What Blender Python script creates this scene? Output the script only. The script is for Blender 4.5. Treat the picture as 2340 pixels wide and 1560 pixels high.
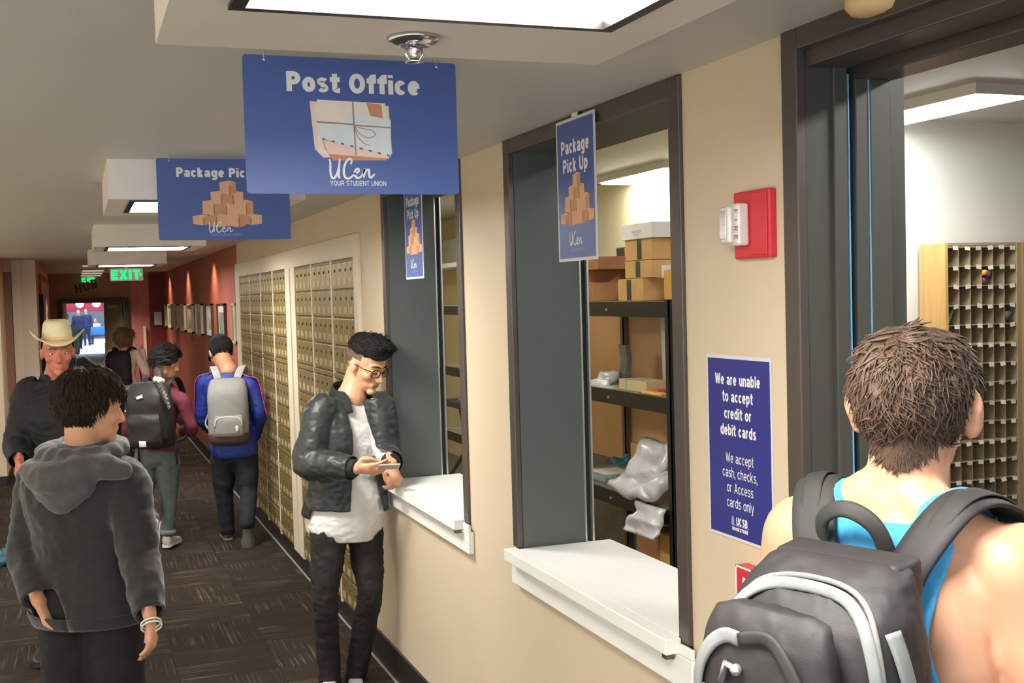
import bpy, bmesh, math, random
from mathutils import Vector, Matrix, Quaternion, noise
from math import sin, cos, pi, radians
SC = bpy.context.scene
for _o in list(bpy.data.objects): bpy.data.objects.remove(_o)
COL = SC.collection
# ---------------------------------------------------------------- camera, world, exposure
cam_d = bpy.data.cameras.new('camera'); cam = bpy.data.objects.new('camera', cam_d); COL.objects.link(cam)
cam_d.sensor_fit = 'HORIZONTAL'; cam_d.sensor_width = 36.0; cam_d.lens = 40.82; cam_d.clip_start = 0.05; cam_d.clip_end = 200
_yaw, _pit, _rol = 0.35795545, -0.04122521, -0.02757088
_f = Vector((sin(_yaw)*cos(_pit), cos(_yaw)*cos(_pit), sin(_pit))); _r = Vector((cos(_yaw), -sin(_yaw), 0)); _u = _r.cross(_f)
_r2 = cos(_rol)*_r + sin(_rol)*_u; _u2 = -sin(_rol)*_r + cos(_rol)*_u
cam.matrix_world = Matrix(((_r2.x, _u2.x, -_f.x, 0), (_r2.y, _u2.y, -_f.y, 0), (_r2.z, _u2.z, -_f.z, 1.90), (0, 0, 0, 1)))
SC.camera = cam
W = bpy.data.worlds.new('world'); SC.world = W; W.use_nodes = True
W.node_tree.nodes['Background'].inputs[0].default_value = (0.6, 0.7, 0.85, 1); W.node_tree.nodes['Background'].inputs[1].default_value = 0.05
SC.view_settings.view_transform = 'Standard'
try: SC.view_settings.look = 'None'
except Exception: pass
SC.view_settings.gamma = 1.0; SC.view_settings.use_curve_mapping = False
SC.view_settings.exposure = 0.0
LENS_CORRIDOR = 56.0      # emission of the corridor light panels
LENS_ROOM = 38.0          # emission of the post office tubes
SPOT_W = 36.0             # picture wall downlights
FILL_GLAZING = 3.4             # added unseen window glow behind the photographer, as fill
FILL_LOBBY = 21.0         # added unseen fill panels over the lobby left of the hall
try:
    SC.cycles.max_bounces = 10; SC.cycles.diffuse_bounces = 6; SC.cycles.sample_clamp_indirect = 6.0; SC.cycles.use_denoising = True
except Exception: pass

# ---------------------------------------------------------------- helpers
def lin(c):
    return c/12.92 if c <= 0.04045 else ((c+0.055)/1.055)**2.4
def rgb(r, g, b): return (lin(r/255), lin(g/255), lin(b/255), 1)
MATS = {}
def mat(name, col, rough=0.6, metal=0.0, var=0.06, scale=8.0, bump=0.0, bscale=60.0, emit=None, strength=0.0, coat=0.0, spec=None, sheen=0.0, sss=0.0, stretch=None):
    if name in MATS: return MATS[name]
    m = bpy.data.materials.new(name); m.use_nodes = True; N = m.node_tree.nodes; L = m.node_tree.links
    p = N['Principled BSDF']; c = rgb(*col)
    p.inputs['Roughness'].default_value = rough; p.inputs['Metallic'].default_value = metal
    if coat: p.inputs['Coat Weight'].default_value = coat
    if spec is not None: p.inputs['Specular IOR Level'].default_value = spec
    if sheen: p.inputs['Sheen Weight'].default_value = sheen
    if sss:
        p.inputs['Subsurface Weight'].default_value = sss; p.inputs['Subsurface Radius'].default_value = (0.012, 0.005, 0.003)
    tc = N.new('ShaderNodeTexCoord'); src = tc.outputs['Object']
    if stretch:
        mp = N.new('ShaderNodeMapping'); mp.inputs['Scale'].default_value = stretch; L.new(src, mp.inputs[0]); src = mp.outputs[0]
    if var:
        n = N.new('ShaderNodeTexNoise'); n.inputs['Scale'].default_value = scale; n.inputs['Detail'].default_value = 4; L.new(src, n.inputs['Vector'])
        r = N.new('ShaderNodeValToRGB'); e = r.color_ramp.elements
        e[0].position = 0.3; e[1].position = 0.7
        e[0].color = tuple(x*(1-var) for x in c[:3])+(1,); e[1].color = tuple(min(1, x*(1+var)) for x in c[:3])+(1,)
        L.new(n.outputs[0], r.inputs[0]); L.new(r.outputs[0], p.inputs['Base Color'])
    else: p.inputs['Base Color'].default_value = c
    if bump:
        n2 = N.new('ShaderNodeTexNoise'); n2.inputs['Scale'].default_value = bscale; n2.inputs['Detail'].default_value = 3; L.new(src, n2.inputs['Vector'])
        b = N.new('ShaderNodeBump'); b.inputs['Strength'].default_value = bump; b.inputs['Distance'].default_value = 0.01
        L.new(n2.outputs[0], b.inputs['Height']); L.new(b.outputs[0], p.inputs['Normal'])
    if emit:
        p.inputs['Emission Color'].default_value = rgb(*emit); p.inputs['Emission Strength'].default_value = strength
    MATS[name] = m; return m
class MB:
    """collects shapes, then links them as one mesh object"""
    def __init__(s): s.v = []; s.f = []; s.mi = []
    def add(s, vs, fs, mi=0, M=None):
        o = len(s.v)
        for v in vs:
            v = Vector(v); s.v.append(M @ v if M else v)
        for f in fs: s.f.append(tuple(i+o for i in f)); s.mi.append(mi)
        return s
    def box(s, a, b, mi=0, M=None, bev=0.0):
        x0, y0, z0 = a; x1, y1, z1 = b
        if x0 > x1: x0, x1 = x1, x0
        if y0 > y1: y0, y1 = y1, y0
        if z0 > z1: z0, z1 = z1, z0
        if not bev:
            vs = [(x0,y0,z0),(x1,y0,z0),(x1,y1,z0),(x0,y1,z0),(x0,y0,z1),(x1,y0,z1),(x1,y1,z1),(x0,y1,z1)]
            return s.add(vs, [(0,3,2,1),(4,5,6,7),(0,1,5,4),(1,2,6,5),(2,3,7,6),(3,0,4,7)], mi, M)
        bm = bmesh.new(); bmesh.ops.create_cube(bm, size=1)
        for v in bm.verts: v.co = Vector(((x0+x1)/2+v.co.x*(x1-x0), (y0+y1)/2+v.co.y*(y1-y0), (z0+z1)/2+v.co.z*(z1-z0)))
        bmesh.ops.bevel(bm, geom=bm.edges[:]+bm.verts[:], offset=min(bev, (x1-x0)*.45, (y1-y0)*.45, (z1-z0)*.45), segments=2, affect='EDGES', profile=0.5)
        bm.verts.index_update(); s.add([v.co.copy() for v in bm.verts], [[v.index for v in f.verts] for f in bm.faces], mi, M); bm.free(); return s
    def loft(s, rings, mi=0, cap=True, M=None):
        n = len(rings[0]); vs = [v for r in rings for v in r]; fs = []
        for k in range(len(rings)-1):
            for i in range(n):
                j = (i+1) % n; fs.append((k*n+i, k*n+j, (k+1)*n+j, (k+1)*n+i))
        if cap: fs.append(tuple(range(n-1, -1, -1))); fs.append(tuple((len(rings)-1)*n+i for i in range(n)))
        return s.add(vs, fs, mi, M)
    def tube(s, pts, r, n=8, mi=0, cap=True, M=None, flat=1.0, up=None):
        pts = [Vector(p) for p in pts]; rr = r if isinstance(r, (list, tuple)) else [r]*len(pts)
        rings = []; prev = None
        for i, p in enumerate(pts):
            t = (pts[min(i+1, len(pts)-1)]-pts[max(i-1, 0)])
            if t.length < 1e-9: t = Vector((0, 0, 1))
            t.normalize()
            if prev is None:
                a = Vector(up) if up is not None else (Vector((0, 0, 1)) if abs(t.z) < .9 else Vector((0, 1, 0)))
            else: a = prev
            x = (a - t*a.dot(t))
            if x.length < 1e-6: x = t.orthogonal()
            x.normalize(); y = t.cross(x); prev = x
            rings.append([p + x*(rr[i]*flat*cos(2*pi*k/n)) + y*(rr[i]*sin(2*pi*k/n)) for k in range(n)])
        return s.loft(rings, mi, cap, M)
    def cyl(s, a, b, r, n=16, mi=0, M=None): return s.tube([a, b], r, n, mi, True, M)
    def ball(s, c, r, nu=16, nv=10, mi=0, M=None):
        c = Vector(c); r = Vector(r) if not isinstance(r, (int, float)) else Vector((r, r, r))
        rings = []
        for j in range(1, nv):
            th = pi*j/nv
            rings.append([c+Vector((r.x*sin(th)*cos(2*pi*i/nu), r.y*sin(th)*sin(2*pi*i/nu), -r.z*cos(th))) for i in range(nu)])
        vs = [v for q in rings for v in q]; o = len(vs); vs += [c-Vector((0, 0, r.z)), c+Vector((0, 0, r.z))]; fs = []
        for k in range(len(rings)-1):
            for i in range(nu):
                j = (i+1) % nu; fs.append((k*nu+i, k*nu+j, (k+1)*nu+j, (k+1)*nu+i))
        for i in range(nu):
            j = (i+1) % nu; fs.append((o, j, i)); l = (len(rings)-1)*nu; fs.append((o+1, l+i, l+j))
        return s.add(vs, fs, mi, M)
    def poly(s, pts, z=0.0, th=0.0, mi=0, M=None):
        """flat polygon in local xy at height z (a thin slab if th)"""
        n = len(pts)
        if not th: return s.add([(x, y, z) for x, y in pts], [tuple(range(n))], mi, M)
        vs = [(x, y, z) for x, y in pts]+[(x, y, z+th) for x, y in pts]
        fs = [tuple(range(n-1, -1, -1)), tuple(range(n, 2*n))]+[(i, (i+1) % n, n+(i+1) % n, n+i) for i in range(n)]
        return s.add(vs, fs, mi, M)
    def lathe(s, prof, n=24, mi=0, M=None):
        rings = [[Vector((r*cos(2*pi*k/n), r*sin(2*pi*k/n), z)) for k in range(n)] for r, z in prof]
        return s.loft(rings, mi, True, M)
    def mesh(s, name, mats, smooth=False):
        me = bpy.data.meshes.new(name); me.from_pydata([tuple(v) for v in s.v], [], s.f); me.update()
        for m in (mats if isinstance(mats, (list, tuple)) else [mats]): me.materials.append(m)
        if len(set(s.mi)) > 1 or (s.mi and s.mi[0]): me.polygons.foreach_set('material_index', s.mi)
        if smooth: me.polygons.foreach_set('use_smooth', [True]*len(me.polygons))
        me.update(); return me
    def build(s, name, mats, parent=None, smooth=False, loc=None):
        me = s.mesh(name, mats, smooth); o = bpy.data.objects.new(name, me); COL.objects.link(o)
        if parent: o.parent = parent
        if loc is not None: o.location = loc
        return o
def smooth_by_angle(o, deg=40):
    me = o.data
    try: me.set_sharp_from_angle(angle=radians(deg))
    except Exception: pass
    me.polygons.foreach_set('use_smooth', [True]*len(me.polygons)); me.update(); return o
def tag(o, label=None, cat=None, group=None, kind=None):
    if label: o['label'] = label
    if cat: o['category'] = cat
    if group: o['group'] = group
    if kind: o['kind'] = kind
    return o
def thing(name, label, cat, loc=(0, 0, 0), rz=0.0, group=None, M=None):
    o = bpy.data.objects.new(name, None); COL.objects.link(o); o.empty_display_size = 0.05
    if M is not None: o.matrix_world = M
    else: o.location = loc; o.rotation_euler = (0, 0, rz)
    return tag(o, label, cat, group)
def struct(o): o['kind'] = 'structure'; return o
def shift(mb, loc):
    l = Vector(loc); mb.v = [v-l for v in mb.v]; return mb
def one(name, mb, mats, label, cat, base, group=None, smooth=False):
    """a thing that is one mesh, its origin at its base"""
    o = shift(mb, base).build(name, mats, None, smooth); o.location = base
    return tag(o, label, cat, group)
def copy_tree(o, parent=None):
    c = o.copy(); COL.objects.link(c); c.parent = parent
    for ch in o.children: copy_tree(ch, c)
    return c
def frame_M(origin, xd, yd):
    x = Vector(xd).normalized(); y = Vector(yd).normalized(); z = x.cross(y); o = Vector(origin)
    return Matrix(((x.x, y.x, z.x, o.x), (x.y, y.y, z.y, o.y), (x.z, y.z, z.z, o.z), (0, 0, 0, 1)))
def arc(cx, cy, rx, ry, a0, a1, n=14): return [(cx+rx*cos(radians(a0+(a1-a0)*k/n)), cy+ry*sin(radians(a0+(a1-a0)*k/n))) for k in range(n+1)]
def glyph(c, w):
    """centre lines of one plain grotesque letter (cap height 1) and its width"""
    h = w/2; X = .74; b = h*.9; t = X-h*.9; m = X/2; T = 1-h*.9; l = h; R = 0; S = []
    def box(W_): return W_-h, W_/2
    if c == ' ': return [], .30
    if c in 'oecbdpgaqu' or c in 'nhrs':
        W_ = {'o': .62, 'e': .60, 'c': .57, 'b': .61, 'd': .61, 'p': .61, 'g': .61, 'q': .61, 'a': .58, 'u': .57, 'n': .57, 'h': .57, 'r': .40, 's': .54}[c]; r, cx = box(W_); rx = (r-l)/2; ry = (t-b)/2; cy = (t+b)/2
        if c == 'o': S = [arc(cx, cy, rx, ry, 0, 360, 28)]
        elif c == 'c': S = [arc(cx, cy, rx, ry, 38, 322, 22)]
        elif c == 'e': S = [[(l, m), (r, m)], arc(cx, cy, rx, ry, -4, 318, 24)]
        elif c in 'bpdgq':
            S = [arc(cx, cy, rx, ry, 0, 360, 28)]
            if c == 'b': S.append([(l, 0), (l, 1)])
            elif c == 'd': S.append([(r, 0), (r, 1)])
            elif c == 'p': S.append([(l, -.26), (l, X)])
            elif c == 'q': S.append([(r, -.26), (r, X)])
            else: S.append([(r, X), (r, -.06)]+arc(cx, -.06, rx, .13, 0, -155, 10)[1:])
        elif c == 'a': S = [[(r, 0), (r, X*.64)]+arc(cx, X*.64, rx, t-X*.64, 0, 160, 10)[1:], arc(cx-.01, .30*X, rx*.98, max(.06, .31*X-h), 0, 360, 22)]
        elif c == 'u': S = [[(l, X), (l, .26)]+arc(cx, .26, rx, .26-b, 180, 360, 12)[1:]+[(r, X)], [(r, 0), (r, .3)]]
        elif c in 'nh': S = [[(l, 0), (l, 1 if c == 'h' else X)], [(l, .4)]+arc(cx, X-.27, rx, .27-h*.9, 180, 0, 12)+[(r, 0)]]
        elif c == 'r': S = [[(l, 0), (l, X)], arc(l+.24, X-.27, .24, .27-h*.9, 180, 88, 8)]
        else: S = [arc(cx, X*.72, rx*.96, t-X*.72, 25, 250, 12)+arc(cx, X*.28, rx, X*.28-b, 70, -155, 12)]
        return S, W_
    if c in 'il': return ([[(l, 0), (l, 1)]] if c == 'l' else [[(l, 0), (l, X)], [(l, .86), (l, 1)]]), w
    if c == 'I': return [[(l, 0), (l, 1)]], w
    if c == 'k': return [[(l, 0), (l, 1)], [(.54-h, X), (l, .26)], [(l+.12, .40), (.58-h, 0)]], .60
    if c == 'f': return [[(.10+h, 0), (.10+h, .78)]+arc(.10+h+.15, .78, .15, T-.78, 180, 85, 7)[1:]+[(.24+w*.9, T)], [(0, X-h*.6), (.22+w, X-h*.6)]], .20+w
    if c == 't': return [[(.10+h, .96), (.10+h, .19)]+arc(.10+h+.14, .19, .14, .19-b, 180, 275, 7)[1:]+[(.22+w, b)], [(0, X-h*.6), (.23+w, X-h*.6)]], .21+w
    if c == 'y': return [[(h*.8, X), (.29, .04)], [(.58-h*.8, X), (.27, -.14), (.18, -.23+h*.4), (.06, -.24+h*.3)]], .58
    if c == ',': return [[(l, .13), (l, 0), (l-.05, -.12)]], w
    W_ = {'P': .66, 'O': .78, 'W': .98, 'A': .74, 'U': .70, 'Y': .70, 'R': .70, 'S': .66, 'T': .64, 'D': .70, 'E': .62, 'N': .70, 'C': .73, 'B': .68, 'K': .70, 'F': .58, 'X': .70, 'H': .70}[c]; r, cx = box(W_); rx = (r-l)/2; ry = (T-b)/2; cy = .5
    if c == 'O': S = [arc(cx, cy, rx, ry, 0, 360, 32)]
    elif c == 'C': S = [arc(cx, cy, rx, ry, 42, 318, 26)]
    elif c == 'U': S = [[(l, 1), (l, .34)]+arc(cx, .34, rx, .34-b, 180, 360, 14)[1:]+[(r, 1)]]
    elif c == 'S': S = [arc(cx, .735, rx*.95, T-.735, 22, 255, 14)+arc(cx, .27, rx, .27-b, 72, -158, 14)]
    elif c in 'PR': S = [[(l, 0), (l, 1)], [(l, T), (r-.24, T)]+arc(r-.24, (T+.46)/2, .24, (T-.46)/2, 90, -90, 12)[1:]+[(l, .46)]]+([[(cx, .46), (r, 0)]] if c == 'R' else [])
    elif c == 'B': S = [[(l, 0), (l, 1)], [(l, T), (r-.26, T)]+arc(r-.26, (T+.53)/2, .23, (T-.53)/2, 90, -90, 10)[1:]+[(l, .53)], [(r-.26, .53)]+arc(r-.25, (b+.53)/2, .25, (.53-b)/2, 90, -90, 10)[1:]+[(l, b)]]
    elif c == 'D': S = [[(l, 0), (l, 1)], [(l, T), (r-.34, T)]+arc(r-.34, .5, .34, T-.5, 90, -90, 16)[1:]+[(l, b)]]
    elif c in 'EF': S = [[(l, 0), (l, 1)], [(l, T), (W_, T)], [(l, .52), (W_-.05, .52)]]+([[(l, b), (W_, b)]] if c == 'E' else [])
    elif c == 'T': S = [[(0, T), (W_, T)], [(cx, 0), (cx, 1)]]
    elif c == 'N': S = [[(l, 0), (l, 1)], [(r, 0), (r, 1)], [(l, .97), (r, .03)]]
    elif c == 'H': S = [[(l, 0), (l, 1)], [(r, 0), (r, 1)], [(l, .52), (r, .52)]]
    elif c == 'K': S = [[(l, 0), (l, 1)], [(r, 1), (l, .36)], [(l+.16, .52), (r, 0)]]
    elif c == 'A': S = [[(h*.8, 0), (cx, .97)], [(W_-h*.8, 0), (cx, .97)], [(.15, .29), (W_-.15, .29)]]
    elif c == 'W': S = [[(h*.8, 1), (.27, .04)], [(.27, .04), (cx, .94)], [(cx, .94), (W_-.27, .04)], [(W_-.27, .04), (W_-h*.8, 1)]]
    elif c == 'Y': S = [[(h*.8, 1), (cx, .45)], [(W_-h*.8, 1), (cx, .45)], [(cx, 0), (cx, .48)]]
    elif c == 'X': S = [[(h*.8, 1), (W_-h*.8, 0)], [(W_-h*.8, 1), (h*.8, 0)]]
    return S, W_
def ribbon(mb, pts, w, z, ox, oy, s, xs):
    P_ = [Vector((p[0], p[1])) for p in pts]; n = len(P_); closed = (P_[0]-P_[-1]).length < 1e-4 and n > 3
    vs = []; h = w/2
    for i in range(n):
        a = P_[(i-1) % (n-1)] if closed else P_[max(i-1, 0)]; b_ = P_[(i+1) % (n-1)] if closed else P_[min(i+1, n-1)]
        d1 = (P_[i]-a); d2 = (b_-P_[i]); d1 = d1.normalized() if d1.length > 1e-6 else d2.normalized(); d2 = d2.normalized() if d2.length > 1e-6 else d1
        n1 = Vector((-d1.y, d1.x)); n2 = Vector((-d2.y, d2.x)); q = (n1+n2); q = q.normalized() if q.length > 1e-4 else n1; k = h/max(.5, q.dot(n1))
        for sg in (1, -1): v = P_[i]+q*k*sg; vs.append((ox+v.x*s*xs, oy+v.y*s, z))
    mb.add(vs, [(2*i+1, 2*i+3, 2*i+2, 2*i) for i in range(n-1)])
def letters(name, txt, cap, x, y, z, m, parent, w=.2, xs=1.0, track=.10, rot=0.0):
    """a printed line of text, cap = capital height, centred on x, y = baseline"""
    adv = []; tot = 0
    for c in txt: g, wd = glyph(c, w); adv.append((g, wd)); tot += wd+track
    tot -= track; mb = MB(); cur = -tot/2; q = 0
    for g, wd in adv:
        for st in g: ribbon(mb, st, w, z+q*.000012, cur*cap*xs, 0, cap, xs); q = (q+1) % 6
        cur += wd+track
    Mx = Matrix.Translation((x, y, 0)) @ Matrix.Rotation(rot, 4, 'Z'); mb.v = [Mx @ v for v in mb.v]
    return mb.build(name, m, parent)

# ---------------------------------------------------------------- materials
M_wall = mat('wall_beige_paint', (212, 196, 168), .55, var=.025, scale=2.0, bump=.06, bscale=160)
M_redwall = mat('wall_red_paint', (160, 86, 72), .6, var=.04, scale=2.0, bump=.05, bscale=120)
M_darkred = mat('wall_dark_red_paint', (120, 34, 34), .6, var=.04, scale=2.0)
M_pink = mat('pink_panel', (186, 118, 112), .5, var=.08, scale=3.0, stretch=(6, 6, .3))
M_brownwall = mat('wall_brown_paint', (152, 114, 88), .6, var=.05, scale=2.0)
M_housing = mat('light_box_paint', (234, 226, 214), .5, 0, var=.02)
M_ceil = mat('ceiling_paint', (206, 204, 198), .5, var=.02, scale=1.5, bump=.05, bscale=120)
M_roomwall = mat('room_white_paint', (228, 229, 222), .6, var=.02, scale=2.0)
M_cream = mat('room_cream_paint', (214, 200, 158), .6, var=.03, scale=2.0)
M_bronze = mat('bronze_metal_frame', (92, 84, 79), .38, .45, var=.06, scale=5)
M_slate = mat('slate_painted_jamb', (84, 89, 86), .5, .1, var=.03, scale=4, bump=.03, bscale=250)
M_slate2 = mat('dark_painted_jamb', (70, 70, 64), .5, .1, var=.03, scale=4, bump=.03, bscale=250)
M_alu = mat('aluminium_track', (214, 216, 212), .3, .8, var=.02)
M_sealreflect = mat('seal_painted_reflection', (120, 176, 214), .4, 0, var=.02)  # track seal with a bluish reflection painted into its colour
M_black = mat('black_gap', (16, 16, 16), .7, 0, var=0)
M_base = mat('black_rubber_base', (30, 28, 27), .5, 0, var=.1)
M_lam = mat('white_laminate', (246, 246, 240), .38, 0, var=.012, scale=3)
M_trim = mat('cream_trim_paint', (218, 205, 182), .5, 0, var=.02)
M_brass = mat('antique_brass_door', (150, 132, 84), .42, .55, var=.12, scale=30)
M_brassdark = mat('dark_brass_frame', (112, 97, 64), .5, .5, var=.1, scale=20)
M_tagw = mat('white_card_label', (226, 222, 204), .4, 0, var=.03)
M_lens = mat('light_panel_lens', (255, 255, 255), .5, 0, var=0, emit=(255, 250, 242), strength=LENS_CORRIDOR)
M_tube = mat('room_light_lens', (255, 255, 255), .5, 0, var=0, emit=(254, 252, 248), strength=LENS_ROOM)
M_baffleglow = mat('baffle_added_glow', (206, 198, 186), .4, 0, var=.02, emit=(255, 236, 210), strength=.45)  # glow added to the baffles to help brighten the end wall
M_lobbyfill = mat('lobby_fill_lens', (255, 255, 255), .5, 0, var=0, emit=(255, 249, 241), strength=FILL_LOBBY)
M_plate = mat('label_plate', (188, 174, 130), .35, .1, var=.08, scale=60)
M_blackframe = mat('black_light_rim', (26, 26, 26), .4, .2, var=.03)
M_chrome = mat('chrome_metal', (210, 212, 214), .15, 1.0, var=0)
M_fillglaze = mat('fill_glazing', (230, 238, 250), .2, 0, var=0, emit=(226, 238, 255), strength=FILL_GLAZING)
M_roomfill = mat('room_fill_lens', (255, 255, 255), .5, 0, var=0, emit=(254, 252, 248), strength=9.0)  # lens of the two added fill lights in the room
M_blue = mat('sign_blue_print', (72, 96, 160), .42, 0, var=.03, scale=3)
M_navy = mat('poster_navy_print', (42, 48, 132), .32, 0, var=.05, scale=6)
M_white = mat('white_print', (238, 238, 238), .5, 0, var=0)
M_whiteedge = mat('white_card_border', (216, 214, 222), .5, 0, var=.02)
M_paper1 = mat('envelope_cream', (240, 230, 212), .7, 0, var=.05, scale=20)
M_paper2 = mat('envelope_pink', (242, 212, 196), .7, 0, var=.06, scale=20)
M_paper3 = mat('envelope_blue_white', (226, 234, 232), .7, 0, var=.05, scale=20)
M_paper4 = mat('envelope_brown', (206, 146, 110), .7, 0, var=.06, scale=20)
M_string = mat('string_brown', (168, 138, 122), .8, 0, var=.05)
M_kraft = mat('print_box_front', (228, 180, 142), .7, 0, var=.06, scale=15)
M_kraft2 = mat('print_box_side', (204, 152, 116), .7, 0, var=.06, scale=15)
M_kraft3 = mat('print_box_seam', (160, 108, 82), .7, 0, var=.06, scale=15)
M_box = mat('cardboard', (206, 164, 104), .75, 0, var=.07, scale=10, bump=.04, bscale=90)
M_boxd = mat('brown_cardboard', (160, 112, 72), .75, 0, var=.07, scale=10, bump=.04, bscale=90)
M_boxw = mat('white_cardboard', (236, 232, 226), .6, 0, var=.03, scale=10)
M_boxy = mat('cream_cardboard', (236, 202, 140), .7, 0, var=.05, scale=10)
M_tape = mat('dark_printed_tape', (52, 62, 58), .35, 0, var=.35, scale=60)
M_tagprint = mat('faint_print', (206, 190, 198), .6, 0, var=0)
M_rack = mat('black_rack_steel', (38, 36, 33), .45, .3, var=.08)
M_wire = mat('grey_wire_deck', (150, 152, 140), .4, .6, var=.2, scale=40)
M_galv = mat('galvanised_post', (112, 104, 92), .4, .6, var=.08)
M_ply = mat('plywood_sheet', (220, 178, 132), .6, 0, var=.14, scale=3, stretch=(1, 1, .25), bump=.03)
M_plyg = mat('grey_concrete_panel', (122, 120, 112), .7, 0, var=.2, scale=4)
M_silver = mat('silver_plastic_mailer', (206, 206, 206), .3, .15, var=.08, scale=6, bump=.25, bscale=14)
M_sorter = mat('sorter_laminate', (168, 150, 120), .5, 0, var=.06, scale=10)
M_sorterd = mat('sorter_dark_back', (92, 76, 56), .7, 0, var=.1)
M_oak = mat('light_oak_panel', (212, 170, 108), .5, 0, var=.12, scale=5, stretch=(8, 8, .4))
M_red = mat('alarm_red_plastic', (206, 44, 56), .35, 0, var=.03)
M_redprint = mat('alarm_red_letter', (150, 60, 66), .5, 0, var=0)
M_clear = mat('strobe_lens', (226, 220, 214), .12, 0, var=.03, coat=.6)
M_exitcase = mat('exit_sign_case', (206, 202, 186), .4, 0, var=.03, emit=(206, 202, 186), strength=.22)
M_exitgreen = mat('exit_green_lit', (20, 200, 90), .4, 0, var=0, emit=(10, 235, 110), strength=1.6)
M_frame = mat('picture_frame_dark', (62, 46, 38), .4, 0, var=.05)
M_mat1 = mat('picture_mount', (196, 190, 170), .5, 0, var=.04)
M_pic = mat('picture_grey_print', (112, 112, 100), .5, 0, var=.4, scale=9)
M_doorframe = mat('dark_door_frame', (44, 34, 28), .5, 0, var=.05)
M_door = mat('olive_grey_door', (134, 124, 104), .5, 0, var=.04)
M_hub = mat('dark_sign_letters', (40, 26, 22), .5, 0, var=0)
M_roomfloor = mat('room_grey_floor', (104, 96, 88), .6, 0, var=.08)
M_table = mat('table_brown_edge', (168, 148, 128), .5, 0, var=.06)
M_dark = mat('dark_equipment_plastic', (44, 42, 40), .45, 0, var=.05)
M_patio = mat('bright_concrete_floor', (214, 222, 230), .6, 0, var=.04)
M_mural = mat('red_mural_wall', (170, 40, 50), .6, 0, var=.45, scale=.8)
M_grey = mat('grey_cladding', (96, 92, 92), .6, 0, var=.1)
M_globe = mat('globe_lamp', (255, 255, 255), .4, 0, var=0, emit=(255, 250, 240), strength=14)
M_courtfill = mat('court_fill_panel', (255, 255, 255), .5, 0, var=0, emit=(200, 222, 255), strength=7)
def carpet_mat():
    m = bpy.data.materials.new('striped_carpet'); m.use_nodes = True; N = m.node_tree.nodes; L = m.node_tree.links; p = N['Principled BSDF']
    p.inputs['Roughness'].default_value = .95; p.inputs['Specular IOR Level'].default_value = .1
    tc = N.new('ShaderNodeTexCoord'); oi = N.new('ShaderNodeObjectInfo')
    add = N.new('ShaderNodeVectorMath'); add.operation = 'ADD'
    rm = N.new('ShaderNodeVectorMath'); rm.operation = 'SCALE'; rm.inputs['Scale'].default_value = 37.0
    comb = N.new('ShaderNodeCombineXYZ'); L.new(oi.outputs['Random'], comb.inputs[0]); L.new(oi.outputs['Random'], comb.inputs[1])
    L.new(comb.outputs[0], rm.inputs[0]); L.new(tc.outputs['Object'], add.inputs[0]); L.new(rm.outputs[0], add.inputs[1])
    mp = N.new('ShaderNodeMapping'); mp.inputs['Scale'].default_value = (84, 2.2, 1); L.new(add.outputs[0], mp.inputs[0])
    n = N.new('ShaderNodeTexNoise'); n.inputs['Scale'].default_value = 1.0; n.inputs['Detail'].default_value = 0.0; L.new(mp.outputs[0], n.inputs['Vector'])
    r = N.new('ShaderNodeValToRGB'); e = r.color_ramp.elements
    e[0].position = .44; e[0].color = rgb(52, 46, 42); e[1].position = .58; e[1].color = rgb(70, 63, 56)
    x = r.color_ramp.elements.new(.70); x.color = rgb(90, 82, 72); x = r.color_ramp.elements.new(.78); x.color = rgb(106, 98, 85)
    L.new(n.outputs[0], r.inputs[0])
    mp2 = N.new('ShaderNodeMapping'); mp2.inputs['Scale'].default_value = (4, 3, 1); L.new(add.outputs[0], mp2.inputs[0])
    n2 = N.new('ShaderNodeTexNoise'); n2.inputs['Scale'].default_value = 1.0; L.new(mp2.outputs[0], n2.inputs['Vector'])
    r2 = N.new('ShaderNodeValToRGB'); e2 = r2.color_ramp.elements; e2[0].position = .42; e2[0].color = (0, 0, 0, 1); e2[1].position = .6; e2[1].color = (1, 1, 1, 1)
    L.new(n2.outputs[0], r2.inputs[0])
    mx = N.new('ShaderNodeMixRGB'); mx.inputs[1].default_value = rgb(56, 50, 45); L.new(r2.outputs[0], mx.inputs[0]); L.new(r.outputs[0], mx.inputs[2])
    br = N.new('ShaderNodeMixRGB'); br.blend_type = 'MULTIPLY'; br.inputs[0].default_value = 1.0; L.new(mx.outputs[0], br.inputs[1])
    r3 = N.new('ShaderNodeValToRGB'); r3.color_ramp.elements[0].color = (.78, .78, .74, 1); r3.color_ramp.elements[1].color = (1.1, 1.04, 1.0, 1)
    L.new(oi.outputs['Random'], r3.inputs[0]); L.new(r3.outputs[0], br.inputs[2]); L.new(br.outputs[0], p.inputs['Base Color'])
    n3 = N.new('ShaderNodeTexNoise'); n3.inputs['Scale'].default_value = 220; L.new(tc.outputs['Object'], n3.inputs['Vector'])
    b = N.new('ShaderNodeBump'); b.inputs['Strength'].default_value = .5; b.inputs['Distance'].default_value = .004; L.new(n3.outputs[0], b.inputs['Height']); L.new(b.outputs[0], p.inputs['Normal'])
    return m
M_carpet = carpet_mat()
M_sub = mat('carpet_subfloor', (40, 36, 33), .95, 0, var=.05)

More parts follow.
